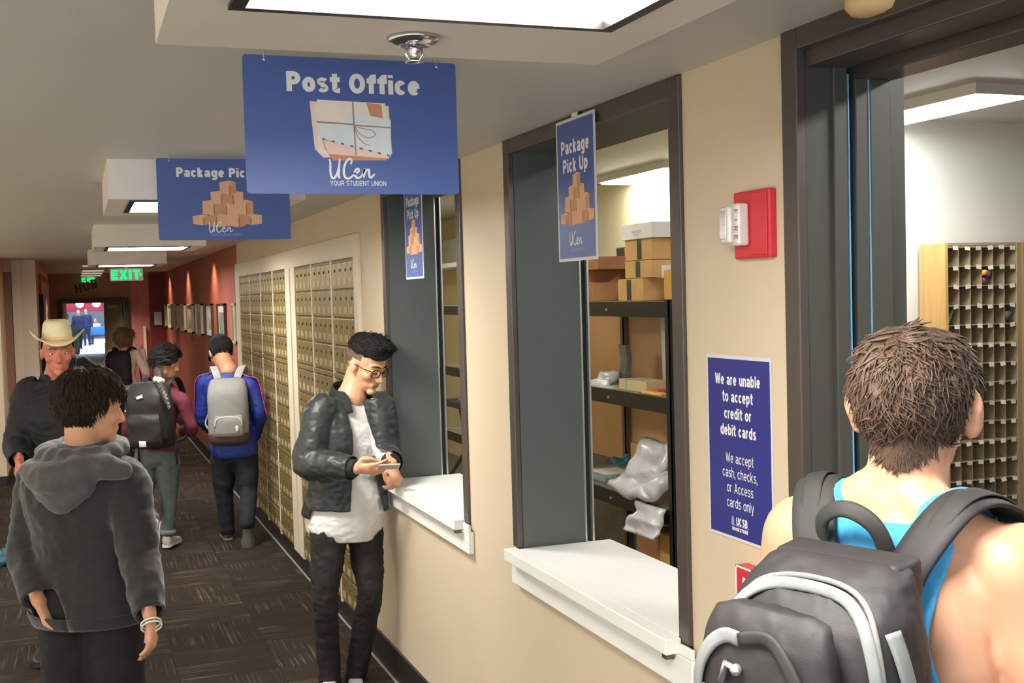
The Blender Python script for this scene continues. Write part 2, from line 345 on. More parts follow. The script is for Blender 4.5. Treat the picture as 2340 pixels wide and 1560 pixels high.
# ---------------------------------------------------------------- the setting
XW, XI, CZ, RZ = 1.422, 1.70, 2.43, 2.79
def solid(name, boxes, m, bev=0):
    b = MB()
    for a in boxes: b.box(a[0:3], a[3:6])
    return struct(b.build(name, m))
floor = solid('floor', [(-1.5, -3.2, -.06, XW+.3, 20.7, -.004)], M_sub)
rnd = random.Random(5)
tile_me = MB().box((-.2485, -.2485, 0), (.2485, .2485, .007)).mesh('carpet_tile', M_carpet)
for iy in range(33):
    for ix in range(6):
        o = bpy.data.objects.new('carpet_tile', tile_me); COL.objects.link(o); o.parent = floor
        o.location = (XW-.25-ix*.5-.012, 4.25+iy*.5, -.006 + rnd.random()*.0008)
        o.rotation_euler = (0, 0, pi/2*((ix+iy) % 2) + pi*rnd.randint(0, 1))
solid('ceiling', [(-6.2, -3.2, CZ, XW+.01, 13.5, CZ+.4), (-1.5, 13.5, CZ, XW+.01, 20.7, CZ+.4)], M_ceil)
solid('floor', [(-6.2, -3.2, -.06, -1.5, 13.4, -.002)], mat('lobby_bounce_tile', (206, 200, 188), .5, 0, var=.04))  # unseen lobby floor, made pale to bounce light onto the ceiling
solid('wall_right', [(XW, -3.2, 0, XI, .30, 2.9), (XW, .30, CZ+.008, XI, 2.106, 2.9), (XW, 2.106, 0, XI, 2.556, 2.9),
    (XW, 2.556, 0, XI, 3.815, .972), (XW, 2.556, CZ+.002, XI, 3.815, 2.9), (XW, 3.815, 0, XI, 4.318, 2.9),
    (XW, 4.318, 0, XI, 5.557, .972), (XW, 4.318, CZ+.002, XI, 5.557, 2.9), (XW, 5.557, 0, XI, 11.09, 2.9)], M_wall)
struct(solid('wall_right', [(XW, 11.09, 0, XI, 20.7, 2.9)], M_redwall))
solid('wall_left', [(-6.4, -3.2, 0, -6.2, 13.6, 2.8)], M_wall)
solid('wall_left', [(-6.4, 13.4, 0, -.757, 14.3, 2.6), (-1.5, 14.3, 0, -.42, 20.7, 2.6)], M_wall)
solid('wall_back', [(-6.4, -3.4, 0, XI, -3.2, 2.9)], M_wall)
endw = MB(); endw.box((-.42, 20.6, 0), (-.29, 20.75, CZ)); endw.box((-.29, 20.6, 2.02), (.83, 20.75, CZ)); endw.box((.83, 20.6, 0), (.87, 20.75, CZ))
struct(endw.build('wall_front', M_brownwall))
solid('wall_front', [(1.16, 20.58, 0, XW, 20.75, CZ)], M_darkred)
solid('wall_front', [(.87, 20.59, 0, 1.16, 20.75, CZ)], M_pink)
struct(MB().box((1.045, 20.5, 0), (1.09, 20.588, 1.52), bev=.004).build('trim_1', M_trim))
struct(MB().box((-.67, 14.26, 0), (-.575, 14.3, 2.43)).build('trim_2', M_trim))
struct(MB().box((-.757, 14.28, 0), (-.675, 14.3, 2.3)).build('trim_3', M_brownwall))
gz = thing('window_3', None, None, (-1.9, -3.2, 1.3)); gz['kind'] = 'structure'  # added fill: glowing window wall lighting surfaces that face back
shift(MB().box((-5.2, -3.195, .25), (1.3, -3.185, 2.35)), gz.location).build('pane', M_fillglaze, gz)
for x in (-5.2, -3.9, -2.6, -1.3, 0, 1.3): shift(MB().box((x-.03, -3.2, .2), (x+.03, -3.15, 2.4)), gz.location).build('mullion', M_bronze, gz)
# bases
def base_run(name, boxes, m=M_base):
    b = MB()
    for q in boxes: b.box(q[:3], q[3:], bev=.003)
    return struct(b.build(name, m))
base_run('baseboard_right', [(XW-.012, 2.11, 0, XW, 5.98, .16), (XW-.012, 11.1, 0, XW, 20.58, .14), (XW-.01, 5.98, 0, XW, 11.1, .112)])
base_run('trim_4', [(XW-.026, 2.11, .0, XW-.012, 20.5, .008)], mat('grey_carpet_edge_strip', (150, 144, 132), .6, 0, var=.05))
base_run('baseboard_left', [(-6.2, -3, 0, -6.188, 13.39, .14), (-6.2, 13.388, 0, -.757, 13.4, .11), (-.757, 13.4, 0, -.745, 14.28, .11), (-.757, 14.288, 0, -.42, 14.3, .11), (-.42, 14.3, 0, -.408, 20.58, .11)])
# vestibule and food court beyond the end door
solid('floor', [(-.9, 20.7, -.06, 1.7, 48.1, 0)], mat('olive_vestibule_floor', (126, 116, 96), .8, 0, var=.06))
solid('ceiling', [(-.9, 20.7, CZ, 1.7, 48.1, CZ+.2)], M_ceil)
solid('wall_left', [(-1.1, 20.75, 0, -.9, 48.1, 2.6)], M_door)
solid('wall_right', [(1.7, 20.75, 0, 1.9, 48.1, 2.6)], M_door)
solid('wall_front', [(-.9, 48, 0, -.424, 48.2, 2.6), (1.078, 48, 0, 1.7, 48.2, 2.6), (-.424, 48, 1.98, 1.078, 48.2, 2.6)], M_door)
solid('floor', [(-9, 48.1, -.06, 10, 70, -.002)], M_patio)
solid('wall_front', [(-9, 69.8, 0, 10, 70, 5)], M_mural)
solid('trim_5', [(-9, 69.6, .0, 10, 69.8, 1.55)], M_grey)
solid('wall_left', [(-9.2, 48.1, 0, -9, 70, 5)], M_boxw); solid('wall_right', [(10, 48.1, 0, 10.2, 70, 5)], M_boxw)
solid('wall_back', [(-9.2, 48.1, 0, -.9, 48.2, 5), (1.7, 48.1, 0, 10.2, 48.2, 5), (-.9, 48.1, 2.6, 1.7, 48.2, 5)], M_grey)
solid('ceiling', [(-9.2, 48.1, 5, 10.2, 70, 5.2)], M_boxw)
sk = MB()  # unseen glowing panels added to brighten the food court
for y in (51, 56, 61, 66): sk.box((-5, y, 4.93), (6, y+2.4, 4.99))
struct(sk.build('ceiling', M_courtfill))['label'] = 'added fill light panels out of view'
# post office rooms behind the wall
solid('floor', [(XI-.3, -1.5, -.06, 8.2, 14.2, -.004)], M_roomfloor)
solid('ceiling', [(XI-.01, -1.5, RZ, 8.2, 14.2, RZ+.2)], M_ceil)
solid('wall_right', [(4.15, 5.25, 0, 4.35, 14.2, RZ)], M_cream)
solid('wall_front', [(4.15, 5.23, 0, 8.2, 5.45, RZ)], M_roomwall)
solid('wall_front', [(XI, 14, 0, 4.2, 14.2, RZ)], M_cream)
solid('wall_right', [(8, -1.5, 0, 8.2, 5.3, RZ)], M_roomwall)
solid('wall_back', [(XI, -1.6, 0, 8.2, -1.4, RZ)], M_roomwall)
struct(MB().box((1.7, -1.4, 0), (1.702, .3, RZ)).box((1.7, 5.6, 0), (1.702, 14, RZ)).build('trim_6', M_cream))

# ---------------------------------------------------------------- service windows and doorway
def window(n, y0, y1):
    w = thing('window_%d' % n, 'service window opening in bronze trim', None, (XW, (y0+y1)/2, 1.0)); w['kind'] = 'structure'; del w['label']
    L = w.location
    def part(name, m, boxes, bev=0):
        b = MB()
        for a in boxes: b.box(a[:3], a[3:], bev=bev)
        return shift(b, L).build(name, m, w)
    t = .055
    part('trim', M_bronze, [(XW-.012, y0, 1.0, XW+.01, y0+t, 2.428), (XW-.012, y1-.05, 1.012, XW+.01, y1, 2.428), (XW-.012, y0+t, 2.38, XW+.01, y1-.05, 2.428)], .003)
    part('jamb', M_slate, [(XW+.008, y1-.055, 1.0, XI-.036, y1-.001, 2.43)]); part('jamb', M_slate, [(XW+.01, y0+.001, 1.0, XI, y0+.05, 2.43)])
    part('head', M_slate, [(XW+.01, y0+.05, 2.385, XI, y1-.055, 2.43)])
    part('track', M_alu, [(XI-.036, y1-.062, 1.012, XI-.030, y1-.002, 2.385)]); part('track', M_alu, [(XI-.008, y1-.062, 1.012, XI-.001, y1-.002, 2.385)])
    part('track_gap', M_black, [(XI-.030, y1-.045, 1.012, XI-.008, y1-.002, 2.385)])
    return w
window(1, 4.318, 5.557); window(2, 2.556, 3.815)
def ledge(label, y0, y1, wy0, wy1):
    L = Vector((1.40, (y0+y1)/2, .88)); t = thing('service_ledge', label, 'counter', L, group=None)
    b = MB(); b.box((1.363, y0, .972), (XW-.013, y1, 1.012), bev=.003); b.box((XW-.014, wy0+.056, .9725), (1.76, wy1-.062, 1.012), bev=.003)
    shift(b, L).build('ledge_top', M_lam, t)
    shift(MB().box((1.398, y0-.07, .886), (XW-.001, y1+.02, .972), bev=.003).box((1.398, y0-.07, .972), (XW-.013, y0-.0, 1.0), bev=.003), L).build('apron_board', M_lam, t)
    for yy in (y0+.03,): shift(MB().box((1.374, yy-.012, .955), (1.398, yy+.012, .972)), L).build('bracket', M_galv, t)
ledge('white laminate ledge of the nearer service window, its full length in view', 2.595, 3.785, 2.556, 3.815)
ledge('white laminate ledge of the farther service window, beside the person in a bomber jacket', 4.352, 5.49, 4.318, 5.557)
d3 = thing('door_3', None, None, (XW, 2.08, 0)); d3['kind'] = 'structure'
def dpart(name, m, boxes, bev=0):
    b = MB()
    for a in boxes: b.box(a[:3], a[3:], bev=bev)
    return shift(b, d3.location).build(name, m, d3)
dpart('trim', M_bronze, [(XW-.014, 2.052, 0, XW+.01, 2.106, 2.436), (XW-.014, .30, 2.386, XW+.01, 2.052, 2.436), (XW-.014, .30, 0, XW+.01, .35, 2.386)], .003)
dpart('jamb', M_slate2, [(XW+.01, 2.056, 0, 1.496, 2.105, 2.43)]); dpart('jamb', M_slate2, [(1.496, 2.046, 0, 1.531, 2.105, 2.36)], .003)
dpart('track_gap', M_black, [(1.534, 2.08, 0, 1.552, 2.105, 2.35)])
dpart('seal', M_sealreflect, [(1.5315, 2.0445, 0, 1.5335, 2.105, 2.34)]); dpart('seal', M_sealreflect, [(1.585, 2.0465, 0, 1.587, 2.105, 2.34)])
dpart('jamb', M_slate2, [(1.552, 2.048, 0, 1.5845, 2.105, 2.36)], .003); dpart('jamb', M_slate2, [(1.5875, 2.046, 0, 1.642, 2.105, 2.36)], .003); dpart('jamb', M_slate2, [(1.642, 2.08, 0, XI+.004, 2.105, 2.36)])
dpart('head', M_bronze, [(XW+.01, .30, 2.352, 1.53, 2.056, 2.436), (1.552, .3, 2.33, 1.645, 2.05, 2.436), (1.60, .3, 2.42, XI+.004, 2.1, 2.45)], .003)
dpart('head_track', M_black, [(1.53, .3, 2.37, 1.552, 2.056, 2.436)])
dpart('jamb', M_slate2, [(XW+.01, .301, 0, XI, .34, 2.36)])
# far end door
d1 = thing('door_1', None, None, (.27, 20.6, 0)); d1['kind'] = 'structure'
fr = MB(); fr.box((-.29, 20.52, 0), (-.22, 20.76, 2.02), bev=.004); fr.box((.76, 20.52, 0), (.83, 20.76, 2.02), bev=.004); fr.box((-.22, 20.52, 1.945), (.76, 20.76, 2.02), bev=.004)
shift(fr, d1.location).build('door_frame', M_doorframe, d1)
leafM = Matrix.Translation((.74, 20.74, 0)) @ Matrix.Rotation(radians(-52), 4, 'Z')
lf = MB().box((-.46, -.02, .01), (0, .02, 1.94), M=leafM, bev=0); lo = shift(lf, d1.location).build('door_leaf', M_door, d1)
shift(MB().box((-.30, -.07, 1.84), (-.05, -.02, 1.90), M=leafM), d1.location).build('door_closer', M_alu, lo)
shift(MB().cyl((-.42, -.05, 1.0), (-.42, -.05, 1.25), .012, 8, M=leafM), d1.location).build('door_handle', M_alu, lo)
leafL = Matrix.Translation((-.21, 20.74, 0)) @ Matrix.Rotation(radians(86), 4, 'Z')
shift(MB().box((0, -.02, .01), (.46, .02, 1.94), M=leafL), d1.location).build('door_leaf', M_trim, d1)

# ---------------------------------------------------------------- ceiling lights and fittings
def ceiling_light(y0, label):
    t = thing('ceiling_light', label, 'light', (.48, y0+.43, 2.284))
    L = t.location
    h = MB(); X0, X1, Y0, Y1, Z = .126, .845, y0, y0+.86, 2.284; lx0, lx1, ly0, ly1 = .20, .75, y0+.045, y0+.605
    h.box((X0, Y0, Z), (lx0, Y1, CZ)); h.box((lx1, Y0, Z), (X1, Y1, CZ)); h.box((lx0, Y0, Z), (lx1, ly0, CZ)); h.box((lx0, ly1, Z), (lx1, Y1, CZ)); h.box((lx0, ly0, 2.34), (lx1, ly1, CZ))
    shift(h, L).build('housing', M_housing, t)
    f = MB(); w = .02
    f.box((lx0, ly0, Z-.006), (lx0+w, ly1, Z+.05)); f.box((lx1-w, ly0, Z-.006), (lx1, ly1, Z+.05)); f.box((lx0+w, ly0, Z-.006), (lx1-w, ly0+w*.8, Z+.05)); f.box((lx0+w, ly1-w*.8, Z-.006), (lx1-w, ly1, Z+.05))
    shift(f, L).build('rim', M_blackframe, t)
    shift(MB().box((lx0+w, ly0+w*.8, Z+.006), (lx1-w, ly1-w*.8, Z+.012)), L).build('lens', M_lens, t)
for y0, lb in ((.95, 'nearest square ceiling light, above the sprinkler and the post office sign'), (4.49, 'square ceiling light half hidden behind the farther blue hanging sign'), (8.15, 'third square ceiling light along the corridor, past both blue hanging signs'), (11.8, 'farthest lit ceiling light, just in front of the green exit sign'), (-2.4, 'ceiling light behind the photographer')):
    ceiling_light(y0, lb)
for i, (y, z, x0) in enumerate(((16.6, 2.43, .10), (18.9, 2.43, .11), (19.6, 2.405, .10), (20.2, 2.385, .09))):
    w = .09 if i == 0 else .31
    t = thing('ceiling_baffle', ['short grey ceiling baffle, nearest of the four', 'long grey ceiling baffle, second of the four', 'grey ceiling baffle, third of the four', 'grey ceiling baffle nearest the end wall'][i], 'ceiling fitting', (x0+w/2, y, z), group='ceiling baffles before the end door')
    MB().box((-w/2, -.11, -.012), (w/2, .11, 0)).build('panel', M_baffleglow, t)
    MB().box((-w/2-.008, -.12, -.006), (-w/2, .12, .004)).box((w/2, -.12, -.006), (w/2+.008, .12, .004)).build('edge', M_doorframe, t)
    if z < 2.43: MB().cyl((0, .06, 0), (0, .06, 2.43-z), .006, 8).build('hanger', M_doorframe, t)
sp = thing('sprinkler', 'chrome fire sprinkler on its round plate beside the nearest ceiling light', 'sprinkler', (.485, 1.678, 2.284))
MB().lathe([(.004, 0), (.040, -.001), (.038, -.006), (.026, -.012), (.014, -.013), (.010, -.012)], 32).build('escutcheon', M_chrome, sp, True)
MB().lathe([(.008, -.010), (.009, -.022), (.006, -.026), (.006, -.034), (.014, -.036), (.014, -.038), (.004, -.039)], 20).build('head', M_chrome, sp, True)
MB().tube([(-.011, 0, -.014), (-.013, 0, -.026), (-.006, 0, -.036)], .0018, 6).tube([(.011, 0, -.014), (.013, 0, -.026), (.006, 0, -.036)], .0018, 6).build('yoke', M_chrome, sp, True)
sd = (1.4062, 1.7922, 2.4300)
one('smoke_detector', MB().lathe([(.004, 0), (.055, 0), (.055, -.018), (.045, -.03), (.02, -.034), (.003, -.034)], 28, M=Matrix.Translation(sd)), M_boxy, 'cream round smoke detector on the ceiling by the doorway header', 'smoke detector', sd, smooth=True)
# picture wall downlights
for i, y in enumerate((13.0, 16.15, 19.4)):
    lb = ['nearest recessed downlight over the framed pictures', 'middle recessed downlight over the framed pictures', 'farthest recessed downlight over the framed pictures'][i]
    t = thing('downlight', lb, 'light', (1.20, y, CZ), group='picture wall downlights')
    MB().lathe([(.045, 0), (.06, 0), (.06, -.006), (.045, -.004)], 24).build('ring', M_trim, t, True)
    ld = bpy.data.lights.new('downlight_lamp', 'SPOT'); ld.energy = SPOT_W; ld.spot_size = radians(112); ld.spot_blend = .9; ld.color = (1, .78, .55); ld.shadow_soft_size = .03
    lo = bpy.data.objects.new('downlight_lamp', ld); COL.objects.link(lo); lo.location = (1.20, y, CZ-.02); lo.rotation_euler = (0, radians(-14), 0)
for i, (x, y) in enumerate(((-3.6, -1.2), (-3.6, 2.2), (-3.6, 5.6), (-3.6, 9.0))):  # unseen lobby panels added to brighten the hall wall and ceiling
    t = thing('lobby_fill', 'added lobby fill panel out of view to the left, number %s along the lobby' % ('one', 'two', 'three', 'four')[i], 'light', (x, y, CZ)); MB().box((-.64, -.64, -.03), (.64, .64, -.001)).build('rim', M_blackframe, t); MB().box((-.6, -.6, -.036), (.6, .6, -.03)).build('lens', M_lobbyfill, t)
for y in (24.0, 31.0, 38.5):  # unseen lights added to brighten the vestibule
    t = thing('vestibule_fill', 'added vestibule fill light past the end door, %s' % {24.0: 'nearest the door', 31.0: 'middle of three', 38.5: 'farthest of three'}[y], 'light', (.4, y, CZ)); MB().box((-.3, -.3, -.03), (.3, .3, 0)).build('rim', M_blackframe, t); MB().box((-.27, -.27, -.036), (.27, .27, -.03)).build('lens', M_tube, t)
for i, (x, y) in enumerate(((.2, 17.4), (.5, 19.7))):  # fill downlights added to brighten the end of the hall
    t = thing('downlight', 'added fill downlight over the hall carpet, %s the end door' % ('well before', 'right in front of')[i], 'light', (x, y, CZ)); MB().lathe([(.06, 0), (.08, 0), (.08, -.006), (.06, -.004)], 24).build('ring', M_trim, t, True)
    ld = bpy.data.lights.new('downlight_lamp', 'SPOT'); ld.energy = 120; ld.spot_size = radians(120); ld.spot_blend = .8; ld.color = (1, .86, .68); ld.shadow_soft_size = .05
    lo = bpy.data.objects.new('downlight_lamp', ld); COL.objects.link(lo); lo.location = (x, y, CZ-.03)
# room tube lights, two of them added unseen fills for rack and ledge
for i, (x0, y0, x1, y1, lb) in enumerate(((3.84, 4.2, 4.12, 5.2, 'bright room light above the mail sorter'), (3.86, 7.2, 4.12, 8.25, 'bright room light above the boxes on the rack'), (2.4, .6, 2.7, 1.8, 'room light out of view over the counter'), (1.95, 3.0, 2.2, 4.4, 'added fill light out of view right behind the nearer service window'), (2.0, 5.3, 2.25, 6.3, 'added fill light out of view in front of the near rack'), (2.6, 10.2, 2.9, 11.4, 'room light deep in the package room'))):
    t = thing('room_light', lb, 'light', ((x0+x1)/2, (y0+y1)/2, RZ)); L = t.location
    shift(MB().box((x0-.02, y0-.02, RZ-.05), (x1+.02, y1+.02, RZ)), L).build('tray', M_roomwall, t)
    shift(MB().box((x0, y0, RZ-.062), (x1, y1, RZ-.05), bev=.004), L).build('lens', M_roomfill if i in (3, 4) else M_tube, t)
# exit signs
def exit_sign(loc, w, h, label, post):
    t = thing('exit_sign', label, 'exit sign', loc)
    MB().box((-w/2, -.03, 0), (w/2, .03, h), bev=.008).build('case', M_exitcase, t)
    if post: MB().cyl((0, 0, h), (0, 0, CZ-loc[2]), .02, 12).build('canopy', M_exitcase, t)
    o = letters('lettering', 'EXIT', h*.74, 0, -h*.37, 0, M_exitgreen, t, w=.23, xs=1.12, track=.14); o.location = (-w*.03, -.0335, h*.5); o.rotation_euler = (pi/2, 0, 0)
    ar = MB().poly([(w*.40, h*.35), (w*.47, h*.5), (w*.40, h*.65)], 0, .002).build('arrow', M_exitgreen, t); ar.location = (0, -.033, 0); ar.rotation_euler = (pi/2, 0, 0)
exit_sign((.617, 15.6, 2.196), .40, .16, 'green lettered exit sign hanging under the ceiling past the last light', True)
exit_sign((.213, 20.54, 2.27), .14, .10, 'small glowing exit sign above the far end door', False)
hb = thing('hanging_letters', 'dark letters HUB leaning above the far end door', 'sign', (.175, 20.44, 2.13))
for ch, dx, a in (('H', -.12, .28), ('U', 0, .2), ('B', .12, .12)):
    o = letters('letter', ch, .15, 0, 0, 0, M_hub, hb, w=.24); o.location = (dx, 0, .01+dx*.28); o.rotation_euler = (pi/2, -a*.6, 0)
    md = o.modifiers.new('thick', 'SOLIDIFY'); md.thickness = .02
MB().cyl((0, .02, .12), (0, .02, CZ-2.13), .006, 8).build('hanger', M_hub, hb)
# framed pictures on the red wall
for i, (a, b) in enumerate(((20.97, 20.14), (19.75, 18.92), (18.58, 17.84), (17.38, 16.60), (16.20, 15.51), (15.05, 14.35), (13.90, 13.21), (12.66, 12.0), (11.42, 11.12))):
    b = max(b, a-.72); a = min(a, 20.5); yc = (a+b)/2; w = a-b
    lab = 'framed picture on the red wall, ' + ('farthest along the row', 'second from the far end of the row', 'third from the far end of the row', 'fourth from the far end of the row', 'middle one of the row', 'sixth from the far end, plain pale print', 'white with a dark figure, above the navy cap', 'dark print second nearest the mailboxes', 'nearest of the row, right beside the mailboxes')[i]
    t = thing('framed_picture', lab, 'picture', M=frame_M((XW-.001, yc, 1.69), (0, -1, 0), (0, 0, 1)), group='framed pictures on the red wall')
    MB().box((-w/2, -.19, 0), (-w/2+.02, .19, .03)).box((w/2-.02, -.19, 0), (w/2, .19, .03)).box((-w/2, -.19, 0), (w/2, -.17, .03)).box((-w/2, .17, 0), (w/2, .19, .03)).build('frame', M_frame if i in (6, 7) else M_mat1, t)
    MB().box((-w/2+.02, -.17, .004), (w/2-.02, .17, .012)).build('mount', M_mat1 if i not in (6, 0) else M_boxw, t)
    if i == 6: MB().poly([(-.02, -.10), (.12, -.10), (.12, -.02), (.08, .04), (.02, .0)], .0125).build('print', M_pic, t)
    elif i == 7: MB().box((-w/2+.08, -.13, .012), (w/2-.08, .10, .013)).build('print', M_pic, t)
    else: MB().box((-w/2+.09, -.13, .012), (w/2-.09, -.02 if i in (3, 4) else .09, .013)).build('print', mat('picture_pale_print%d' % (i % 3), (168-8*(i % 3), 160, 140), .5, 0, var=.25, scale=11), t)
t = thing('notice_frame', 'white notice in a dark frame on the dark red end wall', 'notice', M=frame_M((1.288, 20.578, 1.645), (1, 0, 0), (0, 0, 1)))
MB().box((-.075, -.13, 0), (.075, .13, .012)).build('frame', M_frame, t); MB().box((-.058, -.11, .012), (.066, .11, .015)).build('sheet', mat('notice_sheet', (206, 210, 206), .5, 0, var=.03), t)
bb = thing('bulletin_board', 'dark bulletin board hung with pale paper strips at the left of the end door', 'board', M=frame_M((-.418, 17.2, 1.55), (0, 1, 0), (0, 0, 1)))
MB().box((-2.0, -.35, 0), (2.2, .75, .03)).build('board', M_boxd, bb)
for k in range(7):
    h = (.55, .7, .5, .62, .4, .68, .5)[k]
    MB().box((-1.8+k*.56, .68-h, .031), (-1.5+k*.56, .70-.02*(k % 3), .036)).build('paper_strip', M_paper2 if k % 2 else M_tagw, bb)
MB().box((-2.04, -.9, 0), (-2.0, .5, .05)).build('edge_rail', M_black, bb)

# ---------------------------------------------------------------- printed signs
def stroke(mb, pts, r, z=.0012, mi=0, n=10, M=None):
    """brush stroke: a flat ribbon through smoothed points in local xy"""
    P_ = [Vector((p[0], p[1], 0)) for p in pts]; Q = []
    for i in range(len(P_)-1):
        p0, p1, p2, p3 = P_[max(i-1, 0)], P_[i], P_[i+1], P_[min(i+2, len(P_)-1)]
        for k in range(n):
            t = k/n; Q.append(.5*((2*p1)+(p2-p0)*t+(2*p0-5*p1+4*p2-p3)*t*t+(3*p1-p0-3*p2+p3)*t**3))
    Q.append(P_[-1]); m = len(Q); vs = []; fs = []
    for i, q in enumerate(Q):
        d = (Q[min(i+1, m-1)]-Q[max(i-1, 0)]).normalized(); nn = Vector((-d.y, d.x, 0)); w = r*(.75+.35*sin(pi*min(1, i/(m-1)*1.0)))
        vs += [q+nn*w+Vector((0, 0, z)), q-nn*w+Vector((0, 0, z))]
    for i in range(m-1): fs.append((2*i, 2*i+1, 2*i+3, 2*i+2))
    mb.add(vs, fs, mi, M)
def ucen(parent, x, y, s, m=M_white):
    """the brush written wordmark: UCen, x/y its lower left, s its cap height"""
    b = MB(); r = s*.055
    def S(pts, zz): stroke(b, [(x+px*s, y+py*s) for px, py in pts], r, .0012+zz*.00002)
    S([(0, .98), (.06, .8), (.05, .3), (.12, .04), (.26, .02), (.42, .3), (.52, .7), (.56, 1.0)], 0)
    S([(.56, 1.0), (.5, .5), (.48, .1), (.54, 0)], 1)
    S([(1.12, .72), (1.18, .9), (1.08, 1.0), (.9, .86), (.76, .5), (.78, .12), (.95, -.02), (1.15, .08), (1.28, .2)], 2)
    S([(1.28, .22), (1.46, .3), (1.56, .42), (1.48, .5), (1.36, .4), (1.32, .18), (1.44, .02), (1.6, .06), (1.72, .2)], 3)
    S([(1.72, .2), (1.80, .36), (1.84, .48), (1.82, .26), (1.80, .04)], 4); S([(1.82, .16), (1.94, .42), (2.07, .44), (2.08, .22), (2.12, .06), (2.22, .08), (2.38, .24)], 5)
    return b.build('script_wordmark', m, parent)
def parcels(parent, x, y, s, xs=1.0):
    """printed pile of cardboard boxes, base centre x/y, s its height"""
    b = MB()
    rows = [[(-.98, -.50, .22), (-.52, .02, .34), (.02, .50, .33), (.46, .98, .24)], [(-.70, -.18, .34), (-.2, .25, .3), (.22, .74, .34)], [(-.46, .02, .3), (0, .46, .3)], [(-.20, .26, .3)]]
    zz = .0006; y0 = 0
    for k, row in enumerate(rows):
        for j, (a, c, h) in enumerate(row):
            a *= .62*xs; c *= .62*xs; yb = [0.0, .24, .5, .74][k] - (.05 if j in (1, 2) and k == 0 else 0); h = h*.95
            mid = a+(c-a)*(.38 if j % 2 else .62); sk = .03
            b.poly([(x+a*s, y+(yb+sk)*s), (x+mid*s, y+yb*s), (x+mid*s, y+(yb+h)*s), (x+a*s, y+(yb+h+sk*.4)*s)], zz, 0, 1 if j % 2 else 0)
            b.poly([(x+mid*s, y+yb*s), (x+c*s, y+(yb+sk)*s), (x+c*s, y+(yb+h+sk*.4)*s), (x+mid*s, y+(yb+h)*s)], zz, 0, 0 if j % 2 else 1)
            b.poly([(x+(mid-.012)*s, y+yb*s), (x+(mid+.012)*s, y+yb*s), (x+(mid+.012)*s, y+(yb+h*.8)*s), (x+(mid-.012)*s, y+(yb+h*.8)*s)], zz+.00003, 0, 2)
            b.poly([(x+a*s, y+(yb+h+sk*.4)*s), (x+mid*s, y+(yb+h)*s), (x+c*s, y+(yb+h+sk*.4)*s), (x+(mid-.0)*s, y+(yb+h+.05)*s)], zz+.00002, 0, 0)
            zz += .00006
    return b.build('parcel_print', [M_kraft, M_kraft2, M_kraft3], parent)
def rrect(w, h, r, n=5):
    pts = []
    for cx, cy, a0 in ((w/2-r, h/2-r, 0), (-w/2+r, h/2-r, 90), (-w/2+r, -h/2+r, 180), (w/2-r, -h/2+r, 270)):
        for k in range(n+1): a = radians(a0+90*k/n); pts.append((cx+r*cos(a), cy+r*sin(a)))
    return pts
def big_sign(loc, label, kind):
    w, h = .470, .292
    t = thing('hanging_sign', label, 'sign', M=frame_M(loc, (1, 0, 0), (0, 0, 1)))
    MB().poly(rrect(w, h, .008), -.002, .004).build('panel', M_blue, t)
    for sx in (-.19, .19): MB().cyl((sx, h/2-.012, 0), (sx, h/2+.012, 0), .0025, 8).ball((sx, h/2-.01, .002), .004, 8, 6).build('hanger', M_chrome, t)
    if kind == 'post':
        letters('lettering', 'Post Office', .042, .003, .072, .0026, M_white, t, w=.25, xs=1.09, track=.075)
        b = MB()
        b.poly([(-.096, .052), (.078, .047), (.083, -.058), (-.07, -.068), (-.088, -.05)], .0022, 0, 1)
        b.poly([(-.080, .056), (.070, .052), (.080, -.064), (-.080, -.060)], .0024, 0, 0)
        b.poly([(.028, .052), (.062, .050), (.064, .018), (.036, .024)], .0026, 0, 3)
        b.poly([(-.072, -.028), (.072, -.062), (.070, -.072), (-.050, -.074), (-.066, -.050)], .0026, 0, 3)
        b.poly([(-.070, -.030), (.076, -.060), (.076, -.068), (-.060, -.060)], .0027, 0, 1)
        b.poly([(-.084, .044), (-.002, .036), (.0, -.044), (-.082, -.026)], .0028, 0, 2)
        b.poly([(0.002, .030), (.082, .016), (.080, -.062), (.002, -.044)], .0029, 0, 2)
        b.poly([(-.084, .044), (-.004, .036), (-.020, .004), (-.078, .010)], .0030, 0, 0)
        b.poly([(-.082, .010), (-.002, .006), (-.002, .003), (-.082, .006)], .0032, 0, 4); b.poly([(0, .004), (.081, .001), (.081, -.002), (0, .001)], .0032, 0, 4)
        b.poly([(-.004, .053), (-.001, .053), (.003, -.062), (0, -.062)], .0033, 0, 4)
        for k in range(8):
            u = k/7; xx, yy = -.068+u*.142, -.028-u*.033; b.poly([(xx-.004, yy+.002), (xx+.003, yy+.001), (xx+.004, yy-.003), (xx-.003, yy-.002)], .0034, 0, 5)
        b.build('envelope_print', [M_paper1, M_paper2, M_paper3, M_paper4, M_string, mat('envelope_stripe', (88, 118, 122), .7, 0, var=0)], t)
        bow = MB(); stroke(bow, [(0, .002), (.012, -.016), (.03, -.024), (.045, -.018), (.04, -.008), (.018, -.004), (0, 0)], .0008, .0036); stroke(bow, [(0, 0), (.006, -.02), (.02, -.036), (.034, -.04)], .0008, .0037)
        bow.build('string_bow', M_string, t)
        ucen(t, -.058, -.112, .042).location = (0, 0, .0015)
        letters('lettering', 'YOUR STUDENT UNION', .0105, .005, -.128, .0027, M_white, t, w=.13, xs=.92)
    else:
        letters('lettering', 'Package Pick Up', .0335, .0, .080, .0026, M_white, t, w=.25, xs=1.08, track=.075)
        o = parcels(t, .008, -.093, .150, 1.35); o.location = (0, 0, .002)
        ucen(t, -.060, -.118, .036).location = (0, 0, .004)
        letters('lettering', 'YOUR STUDENT UNION', .0085, -.002, -.132, .0027, mat('faint_white_print', (150, 162, 200), .5, 0, var=0), t, w=.13)
